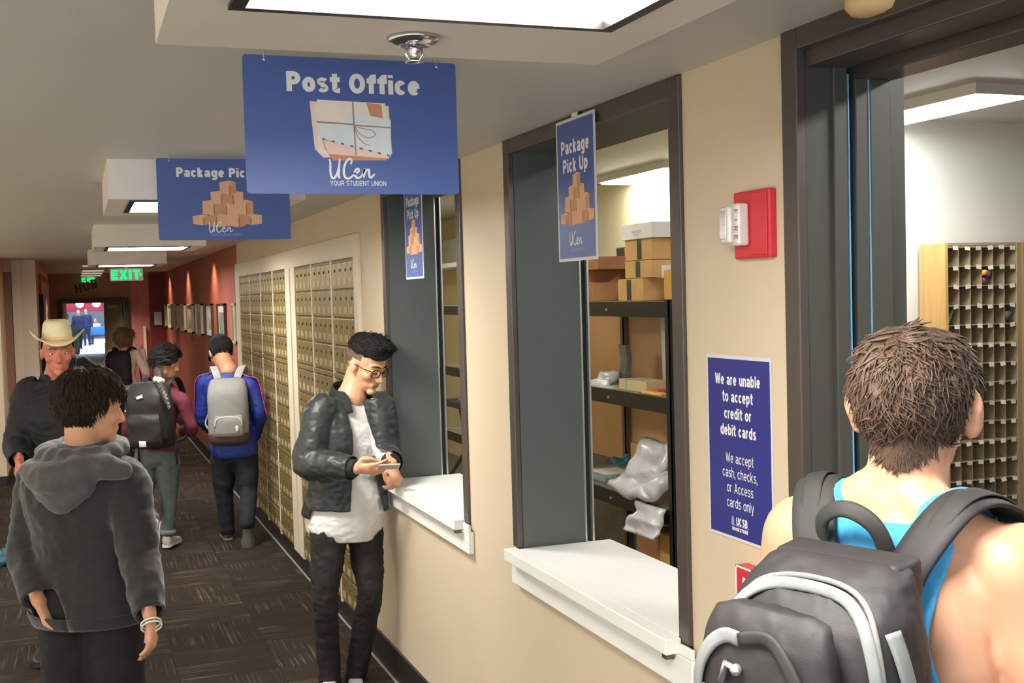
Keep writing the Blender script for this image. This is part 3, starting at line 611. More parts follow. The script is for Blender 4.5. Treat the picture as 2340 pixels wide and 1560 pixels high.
big_sign((.582, 2.50, 2.272), 'large blue hanging post office sign with a printed bundle of letters', 'post')
big_sign((.521, 4.33, 2.270), 'blue hanging package pick up sign, half hidden behind the post office sign', 'pack')
def small_sign(yc, zc, label):
    w, h = .281, .424
    t = thing('window_sign', label, 'sign', M=frame_M((1.397, yc, zc), (0, -1, 0), (0, 0, 1)))
    MB().poly(rrect(w, h, .002), -.003, .003).build('card', M_whiteedge, t)
    MB().poly([(-w/2+.009, -h/2+.009), (w/2-.009, -h/2+.009), (w/2-.009, h/2-.009), (-w/2+.009, h/2-.009)], .0004).build('print', M_blue, t)
    letters('lettering', 'Package', .041, 0, .108, .001, M_white, t, w=.22, xs=1.03); letters('lettering', 'Pick Up', .041, 0, .052, .001, M_white, t, w=.22, xs=1.03)
    parcels(t, .005, -.100, .138, 1.45)
    ucen(t, -.052, -.164, .040)
    letters('lettering', 'YOUR STUDENT UNION', .0075, .004, -.183, .001, mat('faint_white_print', (150, 162, 200), .5, 0, var=0), t, w=.13)
    MB().box((-.02, h/2, -.003), (.02, h/2+.012, 0)).build('hanging_tab', M_clear, t)
small_sign(3.16, 2.204, 'blue package pick up sign with a white border in the nearer service window')
small_sign(4.93, 2.188, 'narrow looking package pick up sign in the farther service window')
# notice poster, fire alarm, red sign
ps = thing('poster', 'navy poster telling that cards are not accepted, on the beige wall by the doorway', 'poster', M=frame_M((XW-.001, 2.319, 1.527), (0, -1, 0), (0, 0, 1)))
MB().poly(rrect(.279, .432, .002), 0, .0012).build('sheet', M_whiteedge, ps)
MB().poly([(-.133, -.209), (.133, -.209), (.133, .207), (-.133, .207)], .0016).build('print', M_navy, ps)
for i, s in enumerate(('We are unable', 'to accept', 'credit or', 'debit cards')):
    letters('lettering', s, .0262, -.002, .146-.0395*i, .0022, M_white, ps, w=.20, xs=.93, track=.09)
for i, s in enumerate(('We accept', 'cash, checks,', 'or Access', 'cards only')):
    letters('lettering', s, .0235, .002, -.036-.035*i, .0022, M_white, ps, w=.12, xs=.83, track=.12)
letters('lettering', 'UCSB', .0185, .008, -.180, .0022, M_white, ps, w=.22, xs=.85); letters('lettering', 'BOOKSTORE', .0085, 0, -.194, .0022, M_white, ps, w=.26, xs=1.12)
MB().poly([(-.038, -.182), (.036, -.182), (.036, -.180), (-.038, -.180)], .002).poly([(-.038, -.166), (-.026, -.166), (-.026, -.180), (-.038, -.180)], .002).poly([(-.038, -.162), (-.030, -.160), (-.026, -.164), (-.032, -.166)], .002).build('crest', mat('crest_grey', (150, 150, 190), .5, 0, var=0), ps)
al = thing('fire_alarm', 'red fire alarm strobe on the wall above the navy poster', 'fire alarm', M=frame_M((XW, 2.222, 2.038), (0, -1, 0), (0, 0, 1)))
MB().box((-.072, -.075, 0), (.072, .075, .02), bev=.004).build('backplate', M_red, al)
MB().box((.006, -.068, .02), (.066, .068, .024), bev=.002).build('cover', M_red, al)
MB().box((-.060, -.046, .02), (-.006, .048, .05), bev=.006).box((-.062, -.040, .05), (-.022, .042, .064), bev=.006).build('strobe', M_clear, al)
MB().box((-.056, -.03, .064), (-.03, .032, .067), bev=.001).build('flash_tube', M_chrome, al)
for i, ch in enumerate('FIRE'): letters('lettering', ch, .014, -.020, .030-.019*i, .0505, M_redprint, al, w=.16, rot=-pi/2)
rs = thing('fire_sign', 'red box sign low on the wall, half hidden by the grey backpack', 'sign', M=frame_M((XW, 2.206, 1.175), (0, -1, 0), (0, 0, 1)))
MB().box((-.088, -.092, 0), (.088, .092, .032), bev=.001).build('case', M_red, rs)
MB().box((-.088, .088, .032), (.088, .092, .0335)).box((-.088, -.092, .032), (-.085, .092, .0335)).box((.085, -.092, .032), (.088, .092, .0335)).build('border', M_white, rs)
letters('lettering', 'FIRE', .056, 0, .012, .0326, M_white, rs, w=.15, xs=.80, track=.2)

# ---------------------------------------------------------------- mailboxes
door_me = MB().box((-.0675, -.0005, -.076), (.0675, .011, .076), bev=.003).mesh('mailbox_door', M_brass)
tag_me = MB().box((-.036, -.0012, -.019), (.036, 0, .019)).mesh('label_plate', M_plate)
lock_me = MB().cyl((0, -.006, 0), (0, 0, 0), .009, 10).mesh('keyhole', M_brassdark)
EDG = [(10.80, 10.17), (10.15, 9.53), (9.51, 8.92), (8.89, 8.33), (7.93, 7.36), (7.33, 6.75), (6.72, 6.16)]
NMS = ('farthest bank of brass mailboxes, next to the red wall', 'second bank of brass mailboxes from the far end', 'third bank of brass mailboxes from the far end', 'bank of brass mailboxes on the far side of the wide cream post', 'bank of brass mailboxes on the near side of the wide cream post', 'second nearest bank of brass mailboxes, behind the bomber jacket', 'nearest bank of brass mailboxes, by the farther service window')
for bi, (ya, yb) in enumerate(EDG):
    wd = ya-yb; zt = 2.117; zb = .118; nrow = 12; rails = {4: .035, 8: .035}
    rh = (zt-zb-.07-.02)/nrow
    t = thing('mailbox_bank', NMS[bi], 'mailboxes', (XW-.012, (ya+yb)/2, zb), group='brass mailbox banks')
    fm = MB().box((.0, -wd/2, 0), (.012, wd/2, zt-zb)); z = zt-zb-.01
    rl = []
    for r in range(nrow):
        if r in rails: rl.append(z-rails[r]*.5); z -= rails[r]
        for k in range(4):
            dw = wd/4; d = bpy.data.objects.new('mailbox_door', door_me); COL.objects.link(d); d.parent = t
            d.location = (-.009, wd/2-dw*(k+.5), z-rh/2); d.rotation_euler = (0, 0, -pi/2); d.scale = ((dw-.007)/.135, 1, (rh-.010)/.152)
            g = bpy.data.objects.new('label_plate', tag_me); COL.objects.link(g); g.parent = d; g.location = (0, -.0006, -.036)
            g2 = bpy.data.objects.new('keyhole', lock_me); COL.objects.link(g2); g2.parent = d; g2.location = (.03, 0, .03)
        z -= rh
    fm.build('case', M_brassdark, t)
    for q in rl: MB().box((-.014, -wd/2, q-.014), (0, wd/2, q+.014), bev=.003).build('rail', M_brass, t)
mt = MB()
def tb(y0, y1, z0, z1, p=.018): mt.box((XW-p, y0, z0), (XW, y1, z1), bev=.003)
tb(6.05, 6.155, .11, 2.243, .022); tb(10.82, 11.09, .11, 2.243, .022); tb(6.155, 10.82, 2.12, 2.243, .022)
tb(7.94, 8.11, .11, 2.12, .024); tb(8.15, 8.325, .11, 2.12, .024); tb(8.11, 8.15, .11, 2.12, .012)
for (a, b), (c, d) in zip(EDG[:-1], EDG[1:]):
    if b-c < .1: tb(c-.002, b+.002, .11, 2.12, .024)
struct(mt.build('trim_7', M_trim))

# ---------------------------------------------------------------- storage racks and parcels behind the windows
def rack(label, X0, X1, Y0, Y1, shelves, posts=True):
    t = thing('storage_rack', label, 'rack', (X0, Y0, 0)); L = t.location; top = max(shelves)
    for (x, y) in ((X0, Y0), (X1-.04, Y0), (X0, Y1-.04), (X1-.04, Y1-.04)):
        m = M_rack if x == X0 else M_galv
        shift(MB().box((x, y, 0), (x+.006, y+.04, top+.01)).box((x, y, 0), (x+.04, y+.006, top+.01)), L).build('post', m, t)
    for z in shelves:
        shift(MB().box((X0-.004, Y0+.006, z-.075), (X0+.002, Y1-.006, z), bev=.001).box((X0, Y0+.006, z-.012), (X0+.03, Y1-.006, z-.004)), L).build('beam', M_rack, t)
        shift(MB().box((X1-.03, Y0+.006, z-.06), (X1, Y1-.006, z), bev=.001), L).build('beam', M_rack, t)
        shift(MB().box((X0+.004, Y0+.004, z-.055), (X1-.004, Y0+.01, z)).box((X0+.004, Y1-.01, z-.055), (X1-.004, Y1-.004, z)), L).build('side_beam', M_rack, t)
        shift(MB().box((X0+.002, Y0+.01, z-.004), (X1-.005, Y1-.01, z+.002)), L).build('deck', M_wire, t)
        shift(MB().cyl((X0-.010, (Y0+Y1)/2-.05, z-.04), (X0-.003, (Y0+Y1)/2-.05, z-.04), .007, 8), L).build('rivet', M_alu, t)
rack('black steel rack of parcels seen through the nearer service window', 2.60, 3.08, 4.845, 6.28, (1.842, 1.385, .852, .25))
rack('black steel rack seen through the farther service window', 2.95, 3.40, 7.6, 9.70, (1.81, 1.295, .74))
one('plywood_sheet', MB().box((3.085, 4.6, .86), (3.10, 5.75, 1.80)), M_ply, 'tan plywood sheet standing behind the right half of the near rack', 'board', (3.09, 5.2, .86))
one('plywood_sheet', MB().box((3.09, 5.76, .86), (3.105, 7.05, 1.79)), mat('plywood_sheet_b', (212, 170, 126), .6, 0, var=.12, scale=3, stretch=(1, 1, .25)), 'tan plywood sheet standing behind the left half of the near rack', 'board', (3.09, 6.2, .86))
one('wall_panel', MB().box((3.085, 4.4, 0), (3.11, 7.0, .855)), M_plyg, 'mottled grey panel low behind the near rack', 'board', (3.09, 5.6, 0))
def carton(label, X, y0, y1, z0, z1, dep=.26, m=M_box, tape=True, tw=.05, group='parcels on top of the near rack', rot=0.0, name='cardboard_box', tapem=M_tape, ty=.5):
    t = thing(name, label, 'box', (X+dep/2, (y0+y1)/2, z0), rot, group); w = abs(y1-y0); h = z1-z0
    MB().box((-dep/2, -w/2, 0), (dep/2, w/2, h), bev=.003).build('carton', m, t)
    MB().box((-dep/2+.002, -.001, h), (dep/2-.002, .001, h+.0008)).build('flap_seam', M_boxd, t)
    if tape:
        MB().box((-dep/2-.001, -tw/2+(ty-.5)*w, h*.0+.004), (-dep/2, tw/2+(ty-.5)*w, h*.96), bev=0).box((-dep/2, -tw/2+(ty-.5)*w, h), (dep/2, tw/2+(ty-.5)*w, h+.001)).build('tape', tapem, t)
    return t
RT = 1.845

# parcels on top of the near rack
carton('tan carton with dark tape at the bottom of the right stack on the near rack', 2.66, 5.2155, 5.5062, RT, 1.9583, .13, ty=.55)
carton('tan carton in the middle of the right stack, a short dark tape on it', 2.68, 5.1591, 5.4581, 1.9610, 2.0487, .15, ty=.5)
carton('tan carton directly under the white flat box', 2.68, 5.1549, 5.4533, 2.0510, 2.1564, .20, ty=.45)
t = carton('flat white box topping the right stack on the near rack', 2.67, 5.1268, 5.4692, 2.1577, 2.2356, .32, m=M_boxw, tape=False)
MB().box((-.161, -.05, .03), (-.1602, .05, .045)).box((-.161, -.03, .018), (-.1602, .03, .026)).build('print_mark', M_tagprint, t)
MB().box((-.10, -.128, .03), (.08, -.1275, .045)).build('print_mark', M_tagprint, t)
carton('small carton wrapped in dark tape, behind the right stack', 2.92, 5.8985, 6.0623, 2.0595, 2.1443, .10, ty=.6, tw=.10)
carton('plain tan carton left of the right stack, upper one', 2.89, 5.8212, 6.0808, 1.9389, 2.0574, .14, m=M_box, tape=False)
carton('plain tan carton left of the right stack, lower one', 2.86, 5.7135, 6.0131, RT, 1.9338, .12, m=M_box, tape=False)
carton('brown carton at the right end of the near rack top', 2.80, 5.1739, 5.4555, RT, 1.9482, .05, m=M_boxd, tapem=M_boxd, ty=.45)
carton('pale cream carton lying high at the right edge of the near rack', 2.84, 5.1324, 5.4266, 1.9971, 2.0532, .22, m=M_boxy, tape=False)
t = carton('white labelled small box under the cream carton', 2.735, 5.1581, 5.2565, 1.9558, 2.0216, .15, m=M_boxw, tape=False)
MB().box((-.076, -.03, .02), (-.0752, .03, .06)).build('print_mark', M_tagprint, t)
carton('yellow padded box standing at the right end of the near rack top', 2.70, 4.9877, 5.0725, RT, 1.9951, .2, m=mat('yellow_card', (222, 172, 84), .7, 0, var=.05), tape=False)
carton('brown carton at the left on the near rack top, highest of three', 2.64, 5.6998, 5.9853, 2.0168, 2.0862, .25, m=M_boxd, tape=False)
carton('brown carton at the left on the near rack top, middle of three', 2.66, 5.8738, 6.0850, 1.9428, 2.0153, .25, m=M_boxd, tape=False)
carton('brown carton at the left on the near rack top, lowest of three', 2.65, 5.7871, 6.0985, RT, 1.9474, .25, m=M_boxd, tape=False)
carton('tall cream carton behind the left stack on the near rack', 2.925, 6.3165, 6.27, RT, 2.0311, .1, m=mat('cream_card_dull', (214, 204, 168), .7, 0, var=.03), tape=False)
# things on the second shelf
def crumple(name, label, pts_c, size, m, cat='mailer bag', seed=1, group=None, flat=.35, rotz=0, spikes=.25):
    """a plastic mailer: a pillow of crumpled film with creased edges"""
    r = random.Random(seed); nu, nv = 22, 16; vs = []; fs = []
    for sgn in (1, -1):
        o = len(vs)
        for j in range(nv+1):
            for i in range(nu+1):
                u, v = i/nu*2-1, j/nv*2-1; e = (1-u**6)*(1-v**6)
                x, y = u*size[0]/2, v*size[1]/2
                nz = noise.noise(Vector((u*2.2+seed, v*2.2, seed*.7)))*.8+abs(noise.noise(Vector((u*4+seed*2, v*5, 3))))*.6
                h = sgn*size[2]*.5*(e**.5)*(.65+nz*spikes*2)
                lift = size[2]*.5*noise.noise(Vector((u*1.3, v*1.3, seed*3.1)))
                x *= 1+.06*noise.noise(Vector((v*3, seed, 0))); y *= 1+.08*noise.noise(Vector((u*3, seed, 9)))
                vs.append((x, y, h+lift+size[2]*.5))
        for j in range(nv):
            for i in range(nu):
                a = o+j*(nu+1)+i; q = (a, a+1, a+nu+2, a+nu+1); fs.append(q if sgn > 0 else q[::-1])
    b = MB().add(vs, fs); o = b.build(name, m, None, True); o.location = pts_c[0]; o.rotation_euler = (pts_c[1] if len(pts_c) > 1 else 0, pts_c[2] if len(pts_c) > 2 else 0, rotz)
    bm = bmesh.new(); bm.from_mesh(o.data); bmesh.ops.remove_doubles(bm, verts=bm.verts[:], dist=.0006); bm.to_mesh(o.data); bm.free()
    return tag(o, label, cat, group)
S2, S3 = 1.388, .855
crumple('mailer_bag', 'silver mailer bag with a folded white corner on the second shelf', [(2.72, 5.8270, S2-.005), 0, radians(-28)], (.16, .14, .05), M_silver, seed=3, rotz=.5)
cv = MB()
for k in range(9):
    a = k/8
    cv.box((2.80+.02*sin(a*3), 5.7548+.0+.03*a*a*-1-.0, S2+a*.19), (2.83+.02*sin(a*3), 5.8323-.02*a*a, S2+(a+.125)*.19))
one('curved_folder', cv, mat('dark_grey_card', (112, 112, 108), .4, 0, var=.1), 'grey curved folder standing upright on the second shelf', 'folder', (2.81, 5.7934, S2))
t = carton('small tan box with a green band on the second shelf', 2.63, 5.1479, 5.4616, S2, S2+.055, .14, m=mat('dull_tan_box', (190, 172, 130), .7, 0, var=.05), tape=False, group='items on the second shelf')
MB().box((-.0715, .06, -.002), (.0715, .085, .057)).build('green_band', mat('green_band', (148, 172, 136), .6, 0, var=.1), t)
one('red_envelope', MB().box((2.66, 5.0830, S2), (2.9, 5.2228, S2+.018), bev=.004), mat('red_card', (206, 76, 62), .6, 0, var=.2, scale=20), 'red envelope lying flat on the second shelf', 'envelope', (2.75, 5.1755, S2))
one('yellow_envelope', MB().box((2.61, 4.9619, S2), (2.655, 5.1641, S2+.012), bev=.003), mat('yellow_card', (222, 172, 84), .7, 0, var=.05), 'yellow envelope at the front edge of the second shelf', 'envelope', (2.63, 5.0613, S2))
one('white_tube', MB().cyl((3.0, 5.6354, S2), (3.02, 5.6821, S2+.38), .018, 12), M_boxw, 'white mailing tube leaning at the right end of the second shelf', 'tube', (3.0, 5.6354, S2), smooth=True)
# third shelf
one('flat_parcel', MB().box((2.65, 5.7104, S3), (2.95, 6.1235, S3+.03), bev=.006), mat('teal_grey_packet', (126, 150, 150), .4, 0, var=.2, scale=15), 'flat teal grey packet at the left of the third shelf', 'packet', (2.8, 5.8814, S3))
one('white_envelope', MB().box((2.70, 5.7934, S3+.0305), (2.86, 5.9989, S3+.036)), M_boxw, 'white envelope on top of the teal grey packet', 'envelope', (2.78, 5.8917, S3+.03))
crumple('blue_packet', 'crumpled blue packet in the middle of the third shelf', [(2.99, 6.1297, S3)], (.16, .14, .07), mat('blue_plastic', (60, 126, 150), .4, 0, var=.25, scale=12), 'packet', seed=8)
carton('ochre carton behind the silver mailers on the third shelf', 2.93, 5.3391, 5.9509, S3, 1.0347, .14, m=mat('ochre_card', (204, 156, 92), .7, 0, var=.08), tape=False, group='items on the third shelf')
crumple('mailer_bag', 'big crumpled silver mailer standing up on the third shelf', [(2.74, 5.3408, S3+.10), radians(4), radians(-62)], (.34, .30, .08), M_silver, seed=21, rotz=.12, spikes=.3)
crumple('mailer_bag', 'silver mailer lying on the edge of the third shelf below the standing one', [(2.63, 5.1485, S3+.025), 0, radians(-10)], (.26, .36, .10), M_silver, seed=33, rotz=.1, spikes=.3)
crumple('mailer_bag', 'silver mailer drooping over the third shelf beam', [(2.575, 5.0188, S3-.085), 0, radians(-66)], (.16, .30, .07), M_silver, seed=41, rotz=.05, spikes=.3)
carton('brown carton on the lowest shelf of the near rack', 2.7, 5.0748, 5.4381, .255, 0.6473, .3, m=M_boxd, tape=False, group='items on the lowest shelf')
carton('ochre carton on the lowest shelf of the near rack, right end', 2.62, 4.87, 5.0236, .255, 0.7145, .2, m=mat('ochre_card', (204, 156, 92), .7, 0, var=.08), tape=False, group='items on the lowest shelf')
# behind the farther window
eq = thing('equipment_cart', 'dark equipment tray on crossed legs behind the farther service window', 'equipment', (3.75, 10.9, 0))
MB().box((-.28, -.55, .78), (.2, .5, .84), bev=.01).build('tray', M_dark, eq); MB().box((-.2, -.4, .84), (.1, .2, .90), bev=.01).build('machine', mat('grey_machine', (120, 118, 110), .5, 0, var=.1), eq)
for a, b in (((-.26, -.5, 0), (-.1, .45, .78)), ((-.26, .45, 0), (-.1, -.5, .78)), ((.14, -.5, 0), (.16, .45, .78)), ((.14, .45, 0), (.16, -.5, .78))): MB().tube([a, b], .02, 8).build('leg', M_galv, eq)
ws = thing('wall_shelf', 'white shelf with a grey blind box high on the far room wall', 'shelf', (4.05, 12, 2.2))
MB().box((-.25, -1.8, 0), (.1, 1.8, .05), bev=.004).build('board', M_boxw, ws); MB().box((-.1, -1.8, .05), (.1, 1.8, .32)).build('back_panel', mat('grey_panel', (176, 174, 158), .6, 0, var=.04), ws)
# ---------------------------------------------------------------- mail sorter in the right room
def sorter(x0, label, group):
    Yf, Yb, z0, z1 = 5.0, 5.2, .50, 2.085; w = .464; n = 6; cw = w/n; rows = 15
    t = thing('mail_sorter', label, 'mail sorter', (x0, Yf, z0), group=group); L = t.location
    shift(MB().box((x0-.022, Yf-.004, z0-.03), (x0, Yb, z1+.02), bev=.002), L).build('side_panel', M_oak, t)
    shift(MB().box((x0+w, Yf-.006, z0-.03), (x0+w+.03, Yb, z1+.02), bev=.002), L).build('side_panel', M_sorter, t)
    shift(MB().box((x0, Yf-.004, z1+.006), (x0+w, Yb, z1+.02)), L).build('top_panel', M_sorter, t)
    shift(MB().box((x0, Yb-.008, z0), (x0+w, Yb, z1)), L).build('back_panel', M_sorterd, t)
    rh = (z1-z0)/rows; me = None; tg = None; dv = MB().box((-.0022, 0, 0), (.0022, .185, z1-z0)).mesh('divider', M_sorter)
    for k in range(1, n):
        o = bpy.data.objects.new('divider', dv); COL.objects.link(o); o.parent = t; o.location = (cw*k, .004, 0)
    for thick in (0, 1):
        h = .012 if thick else .004
        me2 = MB().box((0, -.002, -h/2), (w, .185, h/2)).mesh('shelf', M_sorter)
        for r in range(rows+1):
            if (r % 5 == 0) != bool(thick): continue
            o = bpy.data.objects.new('shelf', me2); COL.objects.link(o); o.parent = t; o.location = (0, 0, z1-z0-r*rh)
    tg = MB().box((-.017, -.0015, -.012), (.017, 0, .011)).mesh('slot_label', M_tagw); rr = random.Random(3)
    for r in range(rows):
        for k in range(n):
            o = bpy.data.objects.new('slot_label', tg); COL.objects.link(o); o.parent = t
            o.location = (cw*(k+.66)+rr.uniform(-.004, .004), -.003, z1-z0-r*rh-.006+rr.uniform(-.003, .003)); o.rotation_euler = (rr.uniform(-.3, .1), rr.uniform(-.2, .2), 0)
    return t
s1 = sorter(4.367, 'pale mail sorter of small labelled slots behind the person in the blue tank top', 'mail sorter cases')
s2 = copy_tree(s1); s2.location = (4.367+.518, 5.0, .5); s2['label'] = 'second mail sorter case at the right edge, only its first slots in view'
tb_ = thing('sorting_table', 'brown edged table carrying the mail sorter', 'table', (5.0, 5.0, 0)); 
MB().box((-.75, -.12, .39), (.9, .2, .468), bev=.004).build('table_top', M_table, tb_)
for x, y in ((-.7, -.08), (.82, -.08), (-.7, .15), (.82, .15)): MB().box((x, y, 0), (x+.05, y+.05, .39)).build('leg', M_dark, tb_)
t = carton('tan carton on the floor under the sorting table at the right edge', 4.6, 0, .4, .0, .30, .7, m=M_boxy, tape=False, group=None); t.location = (4.95, 4.9, 0)
def slotpos(r, k): return (4.367+.464/6*(k+.5), 5.06, 2.085-(2.085-.5)/15*(r+1)+.004)
q = slotpos(1, 3); one('rolled_magazine', MB().tube([(q[0]-.004, 5.01, q[2]+.022), (q[0]-.004, 5.15, q[2]+.022)], .02, 14).tube([(q[0]+.012, 5.0, q[2]+.058), (q[0]+.01, 5.15, q[2]+.05)], .018, 14), mat('purple_magazine', (104, 66, 82), .4, 0, var=.3, scale=30), 'dark rolled magazines in the second row of the sorter', 'magazine', q, smooth=True)
one('yellow_roll', MB().tube([(q[0]-.018, 4.998, q[2]+.066), (q[0]-.018, 5.15, q[2]+.06)], .015, 12), mat('yellow_roll', (236, 184, 60), .5, 0, var=.15), 'yellow rolled paper in the second row of the sorter', 'paper', q, smooth=True)
q = slotpos(3, 0); one('grey_papers', MB().box((q[0]-.03, 5.01, q[2]), (q[0]-.026, 5.15, q[2]+.08), M=Matrix.Translation((q[0], 5.1, q[2])) @ Matrix.Rotation(.4, 4, 'Y') @ Matrix.Translation((-q[0], -5.1, -q[2]))), M_plyg, 'grey papers leaning in the leftmost slot of the sorter, fourth row', 'papers', q)
q = slotpos(3, 5); one('blue_roll', MB().tube([(q[0]-.01, 5.0, q[2]+.04), (q[0]-.01, 5.15, q[2]+.04)], .024, 14), mat('dull_purple_roll', (92, 84, 104), .5, 0, var=.2), 'dull purple roll in the rightmost slot of the sorter, fourth row', 'paper', q, smooth=True)
q = slotpos(12, 3); one('folded_paper', MB().box((q[0]-.02, 5.0, q[2]), (q[0]-.017, 5.12, q[2]+.07), M=Matrix.Translation(q) @ Matrix.Rotation(.7, 4, 'Y') @ Matrix.Translation((-q[0], -q[1], -q[2]))), M_plyg, 'folded grey paper leaning in a low slot of the sorter', 'papers', q)

# ---------------------------------------------------------------- people: shared builders
WORN = {}
M_skin_l = mat('skin_light', (204, 152, 120), .5, 0, var=.05, scale=14, sss=.12)
M_skin_m = mat('skin_tan', (206, 152, 116), .5, 0, var=.05, scale=14, sss=.12)
M_skin_r = mat('skin_ruddy', (196, 118, 96), .5, 0, var=.10, scale=16, sss=.12)
M_lip = mat('lip_skin', (188, 122, 102), .45, 0, var=.03)
M_hairk = mat('black_hair', (26, 23, 22), .6, 0, var=.3, scale=70, spec=.3, bump=.5, bscale=160)
M_hairb = mat('brown_hair', (78, 58, 44), .55, 0, var=.35, scale=60)
M_hairb2 = mat('dark_brown_hair', (50, 36, 29), .75, 0, var=.25, scale=40, spec=.15)
def V(*a): return Vector(a[0]) if len(a) == 1 else Vector(a)
def basis(fwd, up=(0, 0, 1)):
    f = Vector(fwd).normalized(); r = f.cross(Vector(up)).normalized(); u = r.cross(f).normalized()
    return Matrix(((r.x, f.x, u.x), (r.y, f.y, u.y), (r.z, f.z, u.z)))      # columns right, forward, up
def at(c, B): return Matrix.Translation(Vector(c)) @ B.to_4x4()
def round_limb(mb, pts, rads, n=14, flat=1.0, up=None):
    """tapered limb with rounded ends"""
    pts = [Vector(p) for p in pts]; d0 = (pts[0]-pts[1]).normalized(); d1 = (pts[-1]-pts[-2]).normalized(); P_, R_ = [], []
    for a in (.95, .7, .35): P_.append(pts[0]+d0*rads[0]*a); R_.append(rads[0]*math.sqrt(1-a*a))
    P_ += pts; R_ += list(rads)
    for a in (.35, .7, .95): P_.append(pts[-1]+d1*rads[-1]*a); R_.append(rads[-1]*math.sqrt(1-a*a))
    return mb.tube(P_, R_, n, flat=flat, up=up)
def spline(pts, rads, k=4):
    pts = [Vector(p) for p in pts]; P_, R_ = [], []
    for i in range(len(pts)-1):
        p0, p1, p2, p3 = pts[max(i-1, 0)], pts[i], pts[i+1], pts[min(i+2, len(pts)-1)]
        for j in range(k):
            t = j/k; P_.append(.5*((2*p1)+(p2-p0)*t+(2*p0-5*p1+4*p2-p3)*t*t+(3*p1-p0-3*p2+p3)*t**3)); s = t*t*(3-2*t); R_.append(rads[i]*(1-s)+rads[i+1]*s)
    P_.append(pts[-1]); R_.append(rads[-1]); return P_, R_
def limb(mb, pts, rads, n=14, k=4, flat=1.0, up=None):
    P_, R_ = spline(pts, rads, k); return round_limb(mb, P_, R_, n, flat, up)
def fuse(mb, voxel, smooth=2, name='fused'):
    """union of overlapping closed shapes as one continuous skin"""
    me = mb.mesh(name, [], False); o = bpy.data.objects.new(name, me); COL.objects.link(o)
    m = o.modifiers.new('r', 'REMESH'); m.mode = 'VOXEL'; m.voxel_size = voxel; m.adaptivity = 0
    if smooth: s = o.modifiers.new('s', 'SMOOTH'); s.factor = .5; s.iterations = smooth
    dg = bpy.context.evaluated_depsgraph_get(); out = bpy.data.meshes.new_from_object(o.evaluated_get(dg)); bpy.data.objects.remove(o); bpy.data.meshes.remove(me); out.name = name
    return out
def cut(me, keep, relax=6, solid=0.0, offset=0.0):
    """keep faces whose centre passes, smooth the cut line, give the cloth a thickness"""
    bm = bmesh.new(); bm.from_mesh(me)
    bmesh.ops.delete(bm, geom=[f for f in bm.faces if not keep(f.calc_center_median())], context='FACES')
    lone = [v for v in bm.verts if not v.link_faces]; bmesh.ops.delete(bm, geom=lone, context='VERTS')
    for _ in range(relax):
        bd = [v for v in bm.verts if v.is_boundary]; new = {}
        for v in bd:
            nb = [e.other_vert(v) for e in v.link_edges if e.is_boundary]
            if len(nb) == 2: new[v] = v.co*.5+(nb[0].co+nb[1].co)*.25
        for v, c in new.items(): v.co = c
    if solid: bmesh.ops.solidify(bm, geom=bm.faces[:], thickness=solid)
    bm.normal_update(); bm.to_mesh(me); bm.free(); return me
def wrinkle(me, amp, freq, seed=0, stretch=(1, 1, 1), fn=None):
    me.update(); n = [v.normal.copy() for v in me.vertices]
    for v, nn in zip(me.vertices, n):
        c = v.co; q = Vector((c.x*freq*stretch[0]+seed, c.y*freq*stretch[1], c.z*freq*stretch[2]))
        a = noise.noise(q); b = 1-abs(noise.noise(q*1.9+Vector((5, seed, 1))))*2
        v.co = c+nn*amp*(a*.6+b*.5)*(fn(c) if fn else 1)
    me.update(); return me
def link(me, name, m, root, smooth=True):
    me.materials.clear()
    for q in (m if isinstance(m, (list, tuple)) else [m]): me.materials.append(q)
    me.name = name; me.transform(Matrix.Translation(-(WORN.get(root.name) or root.location)))
    if smooth: me.polygons.foreach_set('use_smooth', [True]*len(me.polygons))
    me.update(); o = bpy.data.objects.new(name, me); COL.objects.link(o); o.parent = root; return o
def part(mb, name, m, root, smooth=True):
    return link(mb.mesh(name, []), name, m, root, smooth) if not mb.mi or max(mb.mi) == 0 else link(_mi(mb, name), name, m, root, smooth)
def _mi(mb, name):
    me = bpy.data.meshes.new(name); me.from_pydata([tuple(v) for v in mb.v], [], mb.f); me.update()
    for _ in range(max(mb.mi)+1): me.materials.append(None)
    me.polygons.foreach_set('material_index', mb.mi); return me
